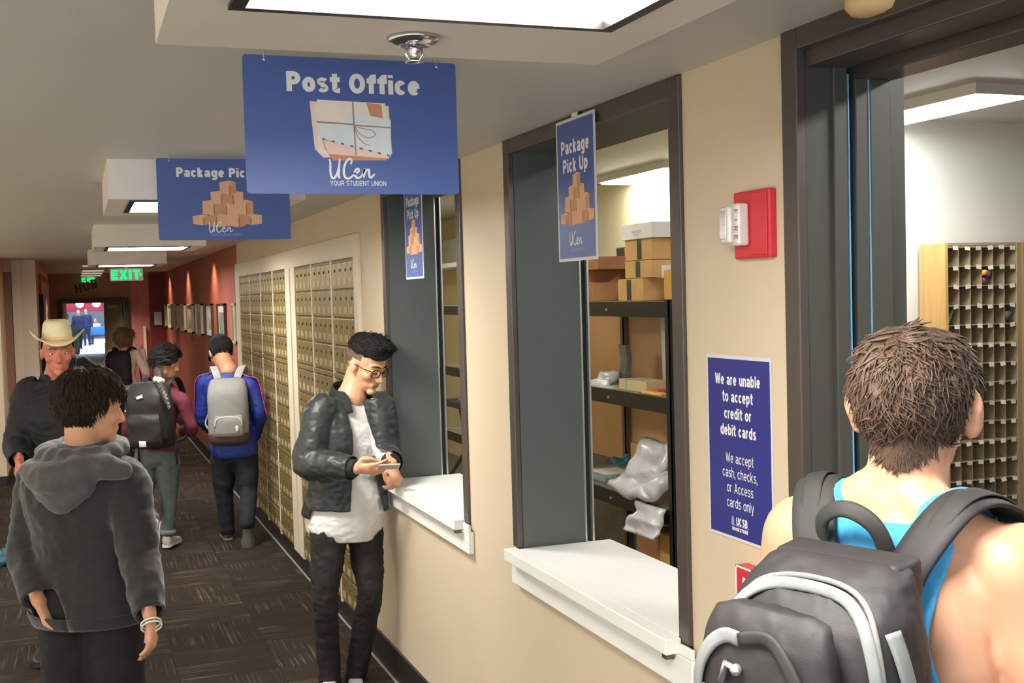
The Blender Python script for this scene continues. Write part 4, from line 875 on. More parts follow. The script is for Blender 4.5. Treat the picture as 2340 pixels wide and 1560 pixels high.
def head_shape(mb, c, B, s=1.0, neck=None, female=False, nr=.056):
    M_ = at(c, B) @ Matrix.Scale(s, 4); q = .94 if female else 1
    mb.ball((0, -.014, .034), (.0745, .094, .086), 20, 14, M=M_)
    mb.ball((0, .022, -.012), (.064*q, .066, .088), 20, 14, M=M_)
    mb.ball((0, .036, -.062), (.049*q, .046, .046), 16, 10, M=M_)
    mb.ball((0, .074, -.098), (.026*q, .021, .018), 12, 8, M=M_)
    b2 = MB(); limb(b2, [(-.040, .066, .026), (-.018, .081, .027), (0, .083, .024), (.018, .081, .027), (.040, .066, .026)], [.010, .0115, .0105, .0115, .010], 10, 3)
    limb(b2, [(0, .083, .014), (0, .097, -.010), (0, .107, -.030)], [.0085, .0095, .0125], 10, 3)
    for sx in (-1, 1):
        b2.ball((sx*.012, .098, -.034), (.009, .010, .0085), 10, 8); b2.ball((sx*.042, .054, -.022), (.024, .028, .022), 12, 8)
        b2.ball((sx*.031, .073, .004), (.015, .012, .009), 12, 8)
        b2.ball((sx*.0775, -.006, -.004), (.010, .020, .031), 12, 10); b2.ball((sx*.080, -.014, .008), (.009, .015, .020), 12, 8)
    b2.ball((0, .0870, -.0570), (.022, .0095, .0055), 14, 8); b2.ball((0, .0855, -.0675), (.018, .0095, .0060), 14, 8); b2.ball((0, .080, -.063), (.028, .014, .018), 12, 8)
    mb.add(b2.v, b2.f, 0, M_)
    if neck is not None:
        top = M_ @ Vector((0, -.026, -.055)); mid = top.lerp(Vector(neck), .5); limb(mb, [M_ @ Vector((0, -.012, -.02)), top, mid, Vector(neck)], [nr*s, nr*s*1.0, nr*s*1.02, nr*s*1.25], 16, 3)
def face_details(root, c, B, s, hairm, eyes=True, brows=True):
    M_ = at(c, B) @ Matrix.Scale(s, 4)
    if eyes:
        e = MB(); e2 = MB()
        for sx in (-1, 1): e.ball((sx*.031, .0768, .005), (.0115, .0090, .0048), 12, 8, M=M_); e2.ball((sx*.031, .0848, .005), (.0046, .0022, .0044), 10, 6, M=M_)
        part(e, 'eyes', mat('eye_white', (222, 214, 206), .3, 0, var=0), root); part(e2, 'irises', mat('dark_iris', (40, 28, 22), .2, 0, var=0), root)
    if brows:
        b = MB()
        for sx in (-1, 1): limb(b, [M_ @ Vector(p) for p in ((sx*.014, .0915, .0275), (sx*.030, .0885, .0325), (sx*.048, .072, .027))], [.0035*s, .004*s, .002*s], 8, 3)
        part(b, 'eyebrows', hairm, root)
def hand(mb, w, d, nrm, s=1.0, curl=.5, thumb=1, spread=.12, curls=None, tcurl=.5):
    """w wrist, d direction of the fingers, nrm back of the hand, thumb +1/-1 the side of the thumb"""
    d = Vector(d).normalized(); z = Vector(nrm); z = (z-d*z.dot(d)).normalized(); x = d.cross(z)*thumb; w = Vector(w)
    def L(a, b, c): return w+(x*a+d*b+z*c)*s
    limb(mb, [L(0, -.03, 0), L(0, .0, 0), L(.002, .03, .0), L(.002, .06, 0), L(0, .085, 0)], [.026*s, .026*s, .030*s, .031*s, .026*s], 12, 2, flat=.52, up=z)
    limb(mb, [L(-.026, .075, 0), L(.026, .08, 0)], [.013*s, .013*s], 8, 2)
    ln = (.072, .080, .074, .058); bx = (.029, .010, -.010, -.028)
    for k in range(4):
        c0 = curl if curls is None else curls[k]; base = L(bx[k], .082-.004*abs(k-1), 0); ang = 0; p = base; P_ = [L(bx[k]*.8, .055, 0), base]; side = bx[k]*spread*4
        for j, fr in enumerate((.45, .32, .23)):
            ang += c0*(1.05, 1.25, .8)[j]
            p = p+(d*cos(ang)-z*sin(ang)+x*side*.2)*(ln[k]*fr*s); P_.append(p)
        round_limb(mb, P_, [.0095*s, .0092*s, .0085*s, .0078*s, .0068*s], 8)
    t0 = L(.018, .012, -.006); t1 = L(.042, .038, -.012-.010*tcurl); t2 = L(.046-.014*tcurl, .066, -.018-.014*tcurl); t3 = L(.042-.030*tcurl, .090, -.020-.018*tcurl)
    round_limb(mb, [t0, t1, t2, t3], [.015*s, .0125*s, .0105*s, .0085*s], 8)
def ellring(c, X, Y, n=22, e=2.4):
    out = []
    for k in range(n):
        a = 2*pi*k/n; ca, sa = cos(a), sin(a); out.append(Vector(c)+X*(math.copysign(abs(ca)**(2/e), ca))+Y*(math.copysign(abs(sa)**(2/e), sa)))
    return out
def torso(mb, pel, neck, rp, rs, prof, k=1.0, bulge=None):
    """lofted trunk; rp, rs = lateral (to his right) unit vectors at the pelvis and the shoulders; prof = (t, half width, half depth, forward shift)"""
    pel, neck = Vector(pel), Vector(neck); ax = neck-pel; rings = []
    for (t, hw, hd, fs) in prof:
        tt = max(0, min(1, t)); r = (Vector(rp)*(1-tt)+Vector(rs)*tt).normalized(); u = ax.normalized(); f = u.cross(r).normalized()
        c = pel+ax*t+f*fs*k; rings.append(ellring(c, r*hw*k, f*hd*k))
    mb.loft(rings)
T_MAN = [(-.20, .10, .085, 0), (-.10, .155, .110, -.005), (0, .168, .116, -.008), (.14, .158, .106, 0), (.30, .142, .098, .006), (.45, .150, .104, .008), (.60, .168, .114, .006), (.74, .180, .114, 0), (.84, .180, .098, -.008), (.92, .135, .076, -.014), (1.0, .072, .062, -.012)]
T_WOMAN = [(-.20, .10, .085, 0), (-.10, .160, .112, -.012), (0, .166, .114, -.014), (.14, .150, .100, 0), (.32, .122, .086, .004), (.46, .128, .090, .006), (.60, .142, .106, .014), (.74, .152, .104, .006), (.84, .152, .086, -.006), (.92, .11, .066, -.012), (1.0, .058, .052, -.01)]
def grow(prof, d, lo=-9, hi=9): return [(t, hw+d, hd+d, fs) for (t, hw, hd, fs) in prof if lo <= t <= hi]
def body(root, J, skin, k=1.0, voxel=.008, prof=T_MAN, face=True, female=False, hs=1.0, hands=True, hk={}, arm=(.050, .045, .038, .033, .024), lips=True, shrink=.012, hide_legs=False):
    """the person's whole skin as one mesh; parts under cloth are kept slimmer"""
    mb = MB(); B = basis(J['face'], J.get('faceup', (0, 0, 1)))
    head_shape(mb, J['head'], B, hs, J['neck'], female, .050 if female else .057)
    torso(mb, J['pel'], J['neck'], J['rp'], J['rs'], grow(prof, -shrink), k)
    for s in 'LR':
        limb(mb, [J['sh'+s], J['sh'+s].lerp(J['el'+s], .5), J['el'+s], J['el'+s].lerp(J['wr'+s], .4), J['wr'+s]], [a*k for a in arm], 12, 3)
        if not hide_legs: limb(mb, [J['hip'+s], J['hip'+s].lerp(J['kn'+s], .5), J['kn'+s], J['kn'+s].lerp(J['an'+s], .35), J['an'+s]], [.078*k, .066*k, .048*k, .046*k, .028*k], 12, 3); limb(mb, [J['an'+s], J['an'+s].lerp(J['toe'+s], .4)-J.get('up'+s, Vector((0, 0, 1)))*.012, J['an'+s].lerp(J['toe'+s], .7)-J.get('up'+s, Vector((0, 0, 1)))*.008], [.030*k, .024*k, .014*k], 10, 2)
        if hands and ('hd'+s) in J:
            hk_ = hk.get(s, {}); hand(mb, J['wr'+s], J['hd'+s], J['hn'+s], hs, thumb=(1 if s == 'L' else -1)*hk_.get('flip', 1), **{a: b for a, b in hk_.items() if a != 'flip'})
    me = fuse(mb, voxel, 2, 'body'); o = link(me, 'body', [skin, M_lip], root)
    if face and lips:
        Mi = (Matrix.Translation(-root.location) @ at(J['head'], B) @ Matrix.Scale(hs, 4)).inverted(); idx = []
        for p in o.data.polygons:
            c = Mi @ p.center; idx.append(1 if (abs(c.x) < .021 and c.y > .0835 and -.074 < c.z < -.0525) else 0)
        o.data.polygons.foreach_set('material_index', idx)
    return o, B
def trousers(root, J, m, k=1.0, voxel=.008, prof=T_MAN, top=.16, r=(.100, .088, .066, .062, .050), hem=None, wr=.006, name='trousers', seed=1, stop=None):
    mb = MB(); torso(mb, J['pel'], J['neck'], J['rp'], J['rs'], grow(prof, .010, -1, top), k)
    for s in 'LR':
        an = J['an'+s] if stop is None else J['kn'+s].lerp(J['an'+s], stop)
        limb(mb, [J['hip'+s], J['hip'+s].lerp(J['kn'+s], .5), J['kn'+s], J['kn'+s].lerp(an, .4), an], [a*k for a in r], 14, 4)
    me = wrinkle(fuse(mb, voxel, 3, name), wr, 16, seed, (1, 1, 1.4)); return link(me, name, m, root)
def shoes(root, J, m_up, m_sole, k=1.0, name='shoe'):
    for s in 'LR':
        a, t = J['an'+s], J['toe'+s]; d = (t-a); up = J.get('up'+s, Vector((0, 0, 1))); f = (d-up*d.dot(up)).normalized(); r = f.cross(up).normalized(); b0 = a-up*(.075*k)-f*.045*k; L_ = .27*k
        def ring(x, w, z0, z1): return ellring(b0+f*x*L_+up*(z0+z1)/2*k, r*w*k, up*(z1-z0)/2*k, 14, 2.8)
        mb = MB(); mb.loft([ring(.0, .022, .016, .08), ring(.05, .034, .014, .10), ring(.22, .037, .014, .105), ring(.40, .038, .014, .085), ring(.60, .044, .014, .062), ring(.82, .044, .014, .052), ring(.95, .032, .014, .042), ring(1.0, .014, .016, .03)])
        o = part(mb, name, m_up, root)
        so = MB(); so.loft([[b0+f*x*L_+r*w*k*c+up*z*k for (c, z) in ((-1, 0), (1, 0), (1.04, .02), (-1.04, .02))] for x, w in ((-.02, .025), (.06, .038), (.35, .036), (.65, .047), (.88, .044), (1.01, .02))])
        o2 = part(so, 'sole', m_sole, root, False); o2.parent = o
def scalp_hair(root, c, B, s, m, n, ln, rad, region, seed=1, curl=.4, lift=.012, base=True, flow=None, name='hair', segs=5, capscale=1.03, rootlift=0.0):
    """locks of hair combed over the skull, as one mesh"""
    r = random.Random(seed); M_ = at(c, B) @ Matrix.Scale(s, 4); mb = MB(); cen = Vector((0, -.014, .034)); ra = Vector((.0765, .096, .088))*capscale
    if base:
        nu, nv = 36, 26; idx = {}; vs = []; fs = []
        for j in range(nv+1):
            for i in range(nu):
                th = pi*j/nv; ph = 2*pi*i/nu; vs.append(cen+Vector((ra.x*sin(th)*cos(ph), ra.y*sin(th)*sin(ph), ra.z*cos(th))))
        for j in range(nv):
            for i in range(nu):
                q = (j*nu+i, (j+1)*nu+i, (j+1)*nu+(i+1) % nu, j*nu+(i+1) % nu); mid = (vs[q[0]]+vs[q[2]])/2-cen; d = Vector((mid.x/ra.x, mid.y/ra.y, mid.z/ra.z)).normalized()
                if region(d): fs.append(q)
        mb.add(vs, fs, 0, M_)
    cnt = 0; tries = 0
    while cnt < n and tries < n*12:
        tries += 1; d = Vector((r.gauss(0, 1), r.gauss(0, 1), r.gauss(0, 1))).normalized()
        if not region(d): continue
        cnt += 1; p = cen+Vector((d.x*ra.x, d.y*ra.y, d.z*ra.z)); nn = d
        fl = Vector(flow(d, r)) if flow else Vector((d.x*.3, d.y*.4-.3, -1))
        t = (fl-nn*fl.dot(nn)); t = t.normalized() if t.length > 1e-4 else nn.orthogonal().normalized(); sd = nn.cross(t); L_ = ln*r.uniform(.7, 1.25); P_ = []; ph = r.uniform(0, 6.28); cw = curl*r.uniform(.4, 1)
        for j in range(segs+1):
            a = j/segs; q = p+t*(L_*a)+sd*(L_*.28*cw*sin(ph+a*5))+nn*(lift*sin(pi*min(1, a*1.1))*r.uniform(.6, 1.3)+rootlift*(1-a))
            e = q-cen; e2 = Vector((e.x/ra.x, e.y/ra.y, e.z/ra.z)); l = e2.length; mn = 1.0+.035*(1-a)
            if l < mn: e2 *= mn/l; q = cen+Vector((e2.x*ra.x, e2.y*ra.y, e2.z*ra.z))
            P_.append(M_ @ q)
        w = rad*s*r.uniform(.7, 1.3); mb.tube(P_, [w*(.7, 1, .95, .8, .55, .12)[min(5, int(j*5/segs))] for j in range(segs+1)], 4, cap=False, flat=1.6)
    return part(mb, name, m, root)
def strap(mb, pts, w, th, nrm, k=6):
    """flat band through points; nrm gives the band's outward direction at each point"""
    P_, _ = spline(pts, [1]*len(pts), k); nn = [Vector(q) for q in nrm]; N_ = []
    for i in range(len(nn)-1):
        for j in range(k): N_.append(nn[i].lerp(nn[i+1], j/k).normalized())
    N_.append(nn[-1].normalized()); rings = []; ww = w if isinstance(w, (list, tuple)) else [w]*len(pts); W_ = []
    for i in range(len(ww)-1):
        for j in range(k): W_.append(ww[i]+(ww[i+1]-ww[i])*j/k)
    W_.append(ww[-1])
    for i, p in enumerate(P_):
        t = (P_[min(i+1, len(P_)-1)]-P_[max(i-1, 0)]).normalized(); n_ = (N_[i]-t*N_[i].dot(t)).normalized(); sd = t.cross(n_); h = W_[i]/2
        rings.append([p+sd*h*a+n_*th*b for a, b in ((-1, .15), (-.92, .75), (-.5, 1), (.5, 1), (.92, .75), (1, .15), (.9, -.2), (-.9, -.2))])
    mb.loft(rings); return mb
def pack_shell(mb, M_, w, h, d, e=3.0, top=.72, n=28, lean=0.0, back=0.0, bottom=.9):
    """backpack body: rounded stacked outlines; local x right, y away from the back, z up from the pack's bottom"""
    rings = []
    def dims(t):
        sc = .80+.2*min(1, t/.06)**.5 if t < .5 else 1.0
        if t > .68: q = (t-.68)/.32; sc = math.sqrt(max(0.02, 1-(q*.97)**2.3))*(1)
        wd = w/2*(.97+.03*sin(pi*t))*(sc if t < .5 else (top+(1-top)*sc) if sc > .3 else sc*1.2+.3); dd = d/2*(sc if t < .5 else max(.30, sc))*(1.0 if t > .1 else bottom)
        return Vector((0, back+dd+lean*t, t*h)), wd, dd
    for t in (0, .015, .03, .06, .10, .14, .22, .3, .4, .5, .6, .68, .74, .8, .84, .88, .91, .94, .96, .98, 1.0):
        c, wd, dd = dims(t); rings.append([M_ @ v for v in ellring(c, Vector((wd, 0, 0)), Vector((0, dd, 0)), n, e)])
    mb.loft(rings)
    def surf(adeg, t, off=0.0):
        c, wd, dd = dims(t); a = radians(adeg); ca, sa = cos(a), sin(a); v = Vector((wd*math.copysign(abs(ca)**(2/e), ca), dd*math.copysign(abs(sa)**(2/e), sa), 0))
        g = Vector((ca/wd, sa/dd, (max(0, t-.66)*3.2)**1.5*6)).normalized(); return M_ @ (c+v+g*off), (M_.to_3x3() @ g).normalized()
    return surf
def on_pack(mb, surf, path, w, off=.004, th=.003, k=4):
    q = [surf(a, t, off) for a, t in path]; return strap(mb, [p for p, _ in q], w, th, [n_ for _, n_ in q], k)

# ---------------------------------------------------------------- people
UP = Vector((0, 0, 1)); VF = Vector((.35, .937, 0)).normalized(); VR = Vector((.937, -.35, 0)).normalized()
def hdir(deg_from_away, pitch=0):
    """horizontal heading, degrees turned to the right of the line looking down the hall"""
    a = radians(deg_from_away); f = VF*cos(a)+VR*sin(a); return (f*cos(radians(pitch))+UP*sin(radians(pitch))).normalized()
def right_of(f): return Vector((f.y, -f.x, 0)).normalized()
def stand(base, f, k=1.0, fs=None, lean=0.0, face=None):
    """joints of a standing figure about 1.75 m tall, scaled by k"""
    b = Vector(base); f = Vector(f); f.z = 0; f.normalize(); fs = Vector(fs) if fs else f; r = right_of(f); rs = right_of(fs); J = {}
    J['pel'] = b+UP*.95*k; J['neck'] = b+UP*1.475*k+f*lean; J['rp'] = r; J['rs'] = rs; J['face'] = face or fs; J['head'] = b+UP*1.615*k+f*(lean+.035)
    for s, sg in (('R', 1), ('L', -1)):
        J['sh'+s] = J['neck']-UP*.065*k+rs*sg*.178*k; J['el'+s] = J['sh'+s]-UP*.29*k+rs*sg*.055*k-fs*.03*k; J['wr'+s] = J['el'+s]-UP*.245*k+fs*.06*k
        J['hip'+s] = b+UP*.90*k+r*sg*.088*k; J['kn'+s] = b+UP*.49*k+r*sg*.09*k+f*.02*k; J['an'+s] = b+UP*.085*k+r*sg*.09*k-f*.03*k; J['toe'+s] = J['an'+s]-UP*.06*k+f*.17*k+r*sg*.02*k
        J['hd'+s] = (J['wr'+s]-J['el'+s]).normalized(); J['hn'+s] = (rs*sg*.9+fs*.25).normalized()
    return J
def person(label, base, group=None): return thing('person', label, 'person', base, group=group)
def jacket(root, J, m, k, grow_t, sleeve, hem, voxel, wr=.006, seed=2, prof=T_MAN, open_w=None, name='jacket', neck_cut=.985, solid=.004, cuff=.012, smooth=3, wfreq=11, sleeve_end=1.0, extra=None):
    mb = MB(); torso(mb, J['pel'], J['neck'], J['rp'], J['rs'], grow(prof, grow_t, -1, 2), k)
    for s in 'LR':
        w = J['el'+s].lerp(J['wr'+s], sleeve_end-.03); mid = J['el'+s].lerp(w, .5)
        limb(mb, [J['sh'+s].lerp(J['neck'], .25)-UP*.01, J['sh'+s], J['sh'+s].lerp(J['el'+s], .5), J['el'+s], mid, w], [sleeve[0]*.9*k]+[a*k for a in sleeve], 16, 4)
    if extra: extra(mb)
    me = wrinkle(fuse(mb, voxel, smooth, name), wr, wfreq, seed, (1, 1, 1.5))
    ax = (J['neck']-J['pel']); Ln = ax.length; au = ax.normalized(); f = au.cross(J['rs']); f = f if f.dot(Vector(J['face'])) > -2 else f
    def keep(c):
        d = c-J['pel']; t = d.dot(au)/Ln; u = d.dot(J['rs']); v = d.dot(f)
        if t < hem:
            dm = 9
            for s in 'LR':
                a_, e_ = J['el'+s], J['wr'+s]-J['el'+s]; q_ = max(-.3, min(1, (c-a_).dot(e_)/e_.length_squared)); dm = min(dm, (c-a_-e_*q_).length)
            if dm > max(sleeve)*1.22*k: return False
        if t > neck_cut and abs(u) < .10*k: return False
        for s in 'LR':
            e = J['wr'+s]-J['el'+s]; l = e.length; q = (c-J['el'+s]).dot(e.normalized())
            if q > l*sleeve_end-cuff*.5 and (c-J['wr'+s]).length < .13 and (c-J['el'+s]-e*(q/l)).length < sleeve[-1]*1.5*k: return False
        if open_w and v > .02:
            lo, hi = open_w(t)
            if lo < u < hi: return False
        return True
    cut(me, keep, 8, solid); return link(me, name, m, root)

# --- person in the blue tank top with the grey backpack, nearest on the right
def wear(name, root, loc, label=None):
    o = bpy.data.objects.new(name, None); COL.objects.link(o); o.empty_display_size = .03; o.parent = root; o.location = Vector(loc)-root.location; WORN[o.name] = Vector(loc)
    if label: o['label'] = label
    return o
def build_tank():
    f = Vector((sin(radians(70)), cos(radians(70)), 0)); r = right_of(f); N = V((1.1621, 1.4309, 1.5580)); base = Vector((N.x-.0, N.y-.0, 0)); k = 1.06
    root = person('person seen from behind in a blue tank top, short brown hair, nearest on the right', base); J = stand(base, f, k)
    dz = N-J['neck']
    for q in J:
        if q not in ('face', 'rp', 'rs') and q[:2] in ('pe', 'ne', 'he', 'sh', 'el', 'wr'): J[q] = J[q]+dz
    J['head'] = V((1.1922, 1.4368, 1.7048)); J['face'] = Vector((sin(radians(58)), cos(radians(58)), -.08))
    J['elR'] += r*.035; J['wrR'] += f*.10+UP*.03; J['wrL'] += f*.10
    mb = MB(); B = basis(J['face']); head_shape(mb, J['head'], B, .97, N+UP*.01+f*.0, False, .060); Mh_ = at(J['head'], B)
    for sx in (-1, 1): mb.ball(Mh_ @ Vector((sx*.087, -.012, -.004)), (.013, .019, .036), 12, 10); mb.ball(Mh_ @ Vector((sx*.094, -.024, .010)), (.009, .014, .026), 10, 8); mb.ball(Mh_ @ Vector((sx*.084, -.006, -.030)), (.009, .010, .012), 10, 8)
    prof = [(t, hw+(.006 if t > .4 else 0), hd, fs) for t, hw, hd, fs in T_MAN]
    torso(mb, J['pel'], N, r, r, grow(prof, -.004), k)
    for sg, s in ((1, 'R'), (-1, 'L')):
        limb(mb, [N+UP*.02+r*sg*.035-f*.02, N-UP*.022+r*sg*.10-f*.025, J['sh'+s]+UP*.012-r*sg*.02], [.045, .044, .05], 14, 4)       # trapezius
        limb(mb, [J['sh'+s]-r*sg*.012, J['sh'+s]-UP*.09+r*sg*.012, J['sh'+s].lerp(J['el'+s], .62), J['el'+s], J['el'+s].lerp(J['wr'+s], .35), J['wr'+s]], [.072, .066, .052, .042, .044, .028], 16, 5)
        limb(mb, [N-UP*.10+r*sg*.10-f*.055, N-UP*.20+r*sg*.12-f*.062, N-UP*.30+r*sg*.125-f*.045], [.05, .06, .055], 12, 3)
        limb(mb, [J['hip'+s], J['kn'+s], J['an'+s]], [.07, .05, .035], 12, 3); hand(mb, J['wr'+s], J['hd'+s], J['hn'+s], 1.03, .35, thumb=1 if s == 'L' else -1)
    me = fuse(mb, .0065, 3, 'body'); link(me, 'body', M_skin_l, root)
    mb = MB(); torso(mb, J['pel'], N, r, r, grow(prof, .004), k)
    for sg in (1, -1): limb(mb, [N-UP*.012+r*sg*.085-f*.03, N-UP*.012+r*sg*.085+f*.02], [.052, .052], 12, 3); limb(mb, [N-UP*.10+r*sg*.095-f*.055, N-UP*.20+r*sg*.115-f*.064, N-UP*.30+r*sg*.12-f*.047], [.056, .066, .06], 12, 3)
    me = wrinkle(fuse(mb, .0065, 3, 'tank_top'), .003, 14, 4)
    def keep(c):
        d = c-N; u = abs(d.dot(r)); z = d.z; bk = d.dot(f) < 0
        if z > (.035 if bk else -.10) and u < .055: return False
        if z > -.005 and u < .062: return False
        lim = .118 if z > -.05 else .118-(.012)*min(1, (-.05-z)/.10) if z > -.15 else .106+.10*min(1, (-.15-z)/.16)**1.6
        if z > -.33 and u > lim: return False
        return z > -.62
    cut(me, keep, 10, .0035); link(me, 'tank_top', mat('sky_blue_jersey', (62, 158, 212), .8, 0, var=.10, scale=40, bump=.1, bscale=300, sheen=.2), root)
    trousers(root, J, mat('grey_shorts', (70, 70, 74), .8, 0, var=.06), k, .014, name='shorts', top=.05, stop=.05); shoes(root, J, M_dark, M_boxw, k)
    def reg(d):
        if d.z > .45: return d.y < .78
        if d.z > .02: return d.y < .42-.25*abs(d.x)
        if abs(d.x) > .78 and d.y > -.30: return False
        return d.z > -.95 and d.y < -.10-.5*abs(d.z)*(1 if abs(d.x) > .5 else .2)
    crown = Vector((.05, -.42, .9)).normalized()
    scalp_hair(root, J['head'], B, .97, M_hairb, 4400, .058, .0021, reg, 3, .9, .006, flow=lambda d, q: (d-crown)*.8+Vector((noise.noise(d*3.2)*1.5+q.gauss(0, .10), noise.noise(d*3.2+Vector((9, 0, 0)))*1.5+q.gauss(0, .10), q.gauss(0, .10)-.35)), segs=5, capscale=.995, rootlift=.001)
    Mn = at(J['head'], B) @ Matrix.Scale(.97, 4); q = random.Random(12); mb = MB()
    for _ in range(1100):
        u = q.gauss(0, .030); v = q.random()**1.5
        if abs(u) > .052: continue
        z0 = -.018-.062*v*(1-.35*abs(u)/.05); yb = -.022-math.sqrt(max(0, .0635**2-u*u)); tip = Vector((u*1.02+q.gauss(0, .004), yb-.001+.002*v, z0-.020)); mb.tube([Mn @ Vector((u, yb-.003*(1-v), z0)), Mn @ (Vector((u, yb-.0045*(1-v), z0-.010))), Mn @ tip], [.0016, .0014, .0003], 4, cap=False, flat=1.5)
    part(mb, 'nape_hair', M_hairb, root)
    # backpack
    bp = thing('backpack', 'charcoal backpack with light grey piping worn by the person in the blue tank top', 'backpack', N-UP*.519-f*.12+r*.030)
    z = (UP*.992-f*.125).normalized(); x = r; y = z.cross(x)*1; y = x.cross(z)*-1
    y = -(f-z*f.dot(z)).normalized(); O = bp.location+Vector((0, 0, 0)); M_ = Matrix(((x.x, y.x, z.x, O.x), (x.y, y.y, z.y, O.y), (x.z, y.z, z.z, O.z), (0, 0, 0, 1)))
    Mb = mat('charcoal_ripstop', (40, 37, 39), .62, 0, var=.06, scale=30, bump=.08, bscale=400); Mg = mat('light_grey_piping', (134, 137, 136), .4, 0, var=.06, scale=40); Md = mat('dark_grey_webbing', (46, 46, 44), .7, 0, var=.08, scale=40)
    mb = MB(); surf = pack_shell(mb, M_, .285, .50, .185, 2.9, .60, 56, .0)
    me = mb.mesh('main_pack', []); bm = bmesh.new(); bm.from_mesh(me); bmesh.ops.subdivide_edges(bm, edges=[e for e in bm.edges if e.calc_length() > .012], cuts=2, use_grid_fill=True); bm.to_mesh(me); bm.free()
    wrinkle(me, .0045, 20, 7, (1.3, 1.3, .6)); link(me, 'main_pack', Mb, bp)
    M2 = M_ @ Matrix.Translation((-.014, .160, .02)); mb = MB(); sf2 = pack_shell(mb, M2, .222, .445, .075, 2.8, .70, 44)
    me = mb.mesh('front_pocket', []); bm = bmesh.new(); bm.from_mesh(me); bmesh.ops.subdivide_edges(bm, edges=[e for e in bm.edges if e.calc_length() > .012], cuts=2, use_grid_fill=True); bm.to_mesh(me); bm.free()
    wrinkle(me, .004, 18, 3, (1.3, 1.3, .6)); link(me, 'front_pocket', Mb, bp)
    mb = MB(); on_pack(mb, surf, [(36, .05), (34, .25), (34, .50), (35, .70), (40, .83), (54, .915), (76, .95), (100, .952), (122, .925), (138, .85), (145, .7), (148, .4), (148, .1)], .017, .003, .0045); part(mb, 'zip_piping', Mg, bp)
    mb = MB(); on_pack(mb, surf, [(31, .05), (29, .25), (29, .50), (30, .71), (35, .85), (50, .935), (76, .966), (100, .967), (124, .94), (141, .86)], .008, .002, .004); part(mb, 'zip_teeth', mat('grey_zip_tape', (128, 128, 124), .5, 0, var=.1, scale=90), bp)
    mb = MB(); on_pack(mb, surf, [(6, .10), (4, .3), (4, .5), (6, .68), (12, .80), (22, .88)], .022, .003, .005); part(mb, 'side_piping', Mg, bp)
    mb = MB(); on_pack(mb, surf, [(5, .60), (5, .64)], .026, .009, .006); part(mb, 'side_toggle', Md, bp)
    mb = MB(); on_pack(mb, sf2, [(152, .45), (150, .66), (142, .80), (128, .885), (112, .925), (98, .925)], .020, .003, .0045); part(mb, 'pocket_piping', Mg, bp)
    mb = MB(); on_pack(mb, sf2, [(98, .925), (84, .94), (66, .885), (50, .77), (42, .55), (40, .25), (40, .03)], .018, .003, .005); part(mb, 'pocket_flap_edge', Md, bp)
    mb = MB(); on_pack(mb, sf2, [(134, .755), (124, .74), (116, .715), (106, .72), (92, .71), (78, .70)], .017, .003, .005); part(mb, 'pocket_zip', Mg, bp)
    mb = MB(); on_pack(mb, sf2, [(133, .752), (121, .735), (105, .716), (78, .695)], .003, .008, .002); part(mb, 'zip_line', Md, bp)
    mb = MB(); a, n_ = sf2(134, .745, .012); b, _ = sf2(128, .76, .016); c, _ = sf2(139, .65, .014); mb.tube([b, a, c], .0042, 8); part(mb, 'zip_pull', M_chrome, bp)
    mb = MB(); p1, n1 = sf2(104, .855, .006); p2, _ = sf2(96, .845, .006); p3, _ = sf2(107, .80, .006); mb.tube([p2, p1, p3], .005, 8); mb.ball(p2, .008, 10, 8); part(mb, 'logo_badge', M_alu, bp)
    for q in ((132, .59), (116, .56)):
        mb = MB(); p, n_ = sf2(q[0], q[1], .004); mb.ball(p, .007, 12, 8); part(mb, 'rivet', M_chrome, bp)
    mb = MB(); strap(mb, [N+r*-.068-f*.098-UP*.075, N+r*-.060-f*.122-UP*.008, N-r*.016-f*.130+UP*.016, N+r*.030-f*.122-UP*.008, N+r*.040-f*.098-UP*.075], .026, .006, [(-f-r).normalized(), -f+UP*.4, -f+UP*.5, -f+UP*.4, (-f+r).normalized()], 8); part(mb, 'grab_handle', Md, bp)
    for sg in (1, -1):
        mb = MB(); a = N
        strap(mb, [a-f*.120+r*sg*.055-UP*.115, a-f*.112+r*sg*.082-UP*.045, a-f*.055+r*sg*.118+UP*.026, a+f*.015+r*sg*.138+UP*.022, a+f*.085+r*sg*.145-UP*.045, a+f*.122+r*sg*.145-UP*.16, a+f*.10+r*sg*.165-UP*.32, a+f*.0+r*sg*.185-UP*.42, a-f*.09+r*sg*.15-UP*.50], [.066, .070, .072, .070, .064, .056, .03, .025, .025], .008, [-f+UP*.2, -f+UP*.9, UP*1-f*.2+r*sg*.15, UP+f*.3+r*sg*.2, f+UP*.6, f, f+r*sg*.3, r*sg, -f+r*sg], 8); part(mb, 'shoulder_strap', Mb if sg > 0 else Md, bp)
        mb = MB(); strap(mb, [a-f*.122+r*sg*.060-UP*.105, a-f*.112+r*sg*.090-UP*.036, a-f*.055+r*sg*.123+UP*.0365, a+f*.015+r*sg*.142+UP*.032, a+f*.092+r*sg*.148-UP*.04], .034, .003, [-f+UP*.2, -f+UP*.9, UP*1-f*.2+r*sg*.15, UP+f*.3+r*sg*.2, f+UP*.6], 8); part(mb, 'strap_webbing', Md, bp)
    mb = MB(); mb.box((-.10, -.012, .44), (.10, .05, .50), M=M_, bev=.01); part(mb, 'top_yoke', Mb, bp)
build_tank()

